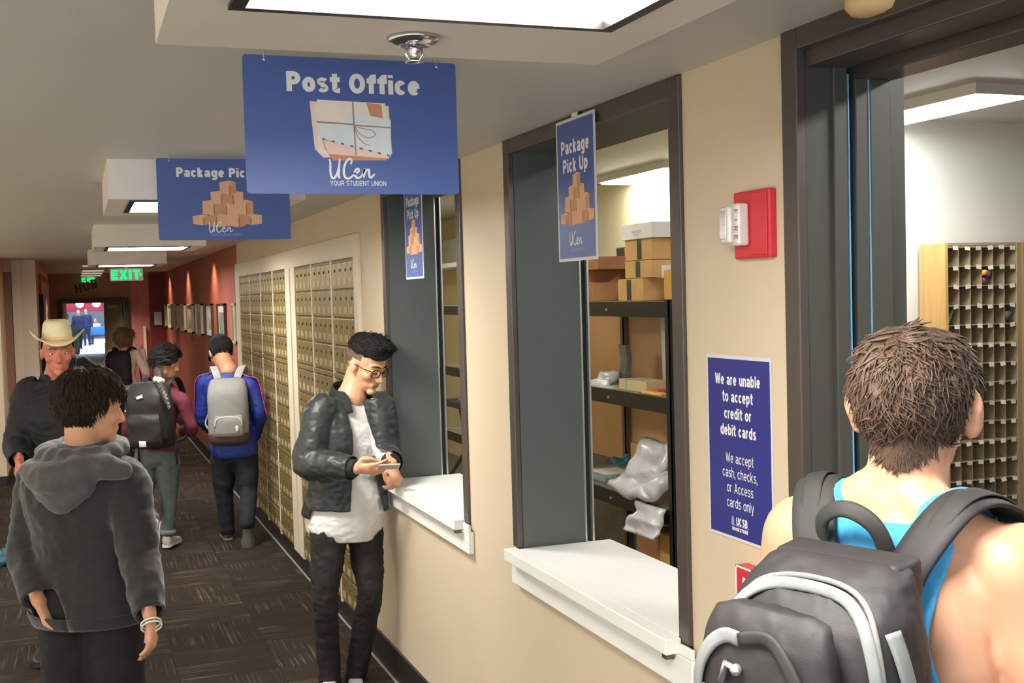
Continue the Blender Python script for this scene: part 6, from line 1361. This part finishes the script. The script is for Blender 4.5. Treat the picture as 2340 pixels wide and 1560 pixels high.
def build_far_girl():
    f = hdir(4); r = right_of(f); k = .90; base = V((0.5418, 15.3483, 0.7560)); base.z = 0
    root = person('person with light brown hair and a black backpack far down the hall', base); J = stand(base, f, k); J['face'] = hdir(10, -10)
    dz = V((0.5699, 15.3685, 1.4539)).z-J['head'].z
    for q in ('neck', 'head', 'shL', 'shR', 'elL', 'elR', 'wrL', 'wrR', 'pel'): J[q].z += dz*(.9 if q != 'pel' else .5)
    J['elL'] -= r*.08; J['elR'] += r*.08; J['wrL'] = J['neck']-r*.2+UP*.0+f*.08; J['wrR'] = J['neck']+r*.2+f*.08
    body(root, J, M_skin_l, k, .012, prof=T_WOMAN, female=True)
    scalp_hair(root, J['head'], basis(J['face']), 1.04, mat('light_brown_hair', (126, 96, 62), .55, 0, var=.3, scale=40), 500, .10, .005, lambda d: d.y < .4, 4, .2, .01, capscale=1.12)
    jacket(root, J, M_paper2, k, .016, (.060, .055, .050, .046, .040), -.05, .012, .006, 3, name='top', prof=T_WOMAN)
    trousers(root, J, mat('black_leggings', (24, 24, 28), .8, 0, var=.1), k, .012, prof=T_WOMAN, r=(.098, .082, .062, .056, .046)); shoes(root, J, M_dark, M_dark, .9)
    bp, M_, s = soft_pack('black backpack of the person far down the hall', J['neck']-UP*.42-f*.10, r, f, .32, .42, .16, mat('dull_black_pack', (26, 28, 34), .7, 0, var=.08)); pack_straps(bp, J['neck'], r, f, mat('dull_black_pack', (26, 28, 34), .7, 0, var=.08), .05)
build_far_girl()
def build_distant(label, base, f, k, shirt, legs, hair, sit=False):
    root = person(label, base); J = stand(base, f, k)
    J['knR'] += Vector(f)*.06; J['anL'] -= Vector(f)*.12
    if sit:
        for q in J:
            if q not in ('face', 'rp', 'rs') and q[:2] in ('pe', 'ne', 'he', 'sh', 'el', 'wr', 'hi'): J[q] = J[q]-UP*.45*k
        for s in 'LR': J['kn'+s] = J['hip'+s]+Vector(f)*.42*k; J['an'+s] = J['kn'+s]-UP*.40*k; J['toe'+s] = J['an'+s]+Vector(f)*.16-UP*.06
    body(root, J, M_skin_l, k, .02, hands=False, lips=False); jacket(root, J, shirt, k, .016, (.066, .06, .055, .05, .044), -.1, .018, .004, 3, name='shirt', solid=0, smooth=2); trousers(root, J, legs, k, .018)
    scalp_hair(root, J['head'], basis(J['face']), 1.0, hair, 0, .05, .004, lambda d: d.y < .4 and d.z > -.4, 3, capscale=1.08); shoes(root, J, M_dark, M_boxw, k)
    return root
Mn1 = mat('far_navy_shirt', (40, 48, 84), .8, 0, var=.1); Mn2 = mat('far_dark_jeans', (34, 42, 62), .8, 0, var=.1); Mn3 = mat('far_white_shirt', (196, 190, 200), .8, 0, var=.1); Mn4 = mat('far_teal_shirt', (70, 96, 104), .8, 0, var=.1)
q = V((0.4138, 57.4585, -0.1477)); build_distant('small figure in navy standing in the bright food court', (q.x, q.y, 0), hdir(170), 1.0, Mn1, Mn2, M_hairk)
q = V((0.0612, 53.3182, -0.0996)); build_distant('small figure in dark clothes walking at the left of the far doorway', (q.x, q.y, 0), hdir(150), 1.0, Mn1, M_black, M_hairk)
q = V((0.8860, 60.4895, -0.1028)); build_distant('small figure in a pale top sitting in the bright food court', (q.x, q.y, 0), hdir(200), .98, Mn3, Mn2, M_hairb, True)
q = V((-0.2360, 25.6521, 0.0345)); build_distant('person with a grey teal shirt behind the cowboy hat, just past the far door', (q.x, q.y, 0), hdir(175), 1.02, Mn4, Mn2, mat('far_light_hair', (150, 110, 90), .6, 0, var=.1))
q = V((1.0663, 59.3530, -0.1156)); ch = thing('bench', 'dark bench under the sitting figure in the food court', 'bench', (q.x, q.y+.15, 0)); MB().box((-.5, -.2, .40), (.5, .25, .45), bev=.01).build('seat', M_dark, ch)
for sx in (-.42, .42): MB().box((sx-.03, -.18, 0), (sx+.03, .22, .40)).build('leg', M_dark, ch)
MB().box((-.5, .22, .45), (.5, .27, .85), bev=.01).build('backrest', mat('blue_bench_back', (70, 130, 190), .5, 0, var=.1), ch)

# ---------------------------------------------------------------- small things, lamps that need the finished shell
for x, y in ((.142, 52.0), (.80, 52.0)):
    t = thing('globe_lamp', 'round white lamp at the %s of the food court ceiling' % ('left' if x < .5 else 'right'), 'lamp', (x, y, 1.97)); MB().ball((0, 0, 0), .16, 20, 12).build('globe', M_globe, t, True); MB().cyl((0, 0, .15), (0, 0, 3.03), .012, 8).build('stem', M_alu, t)
crumple('crumpled_wrapper', 'crumpled blue green wrapper on the carpet at the left edge', [(-.60, 9.30, .003)], (.22, .16, .09), mat('blue_green_foil', (62, 104, 120), .35, .2, var=.5, scale=10), 'wrapper', seed=13, spikes=.4)
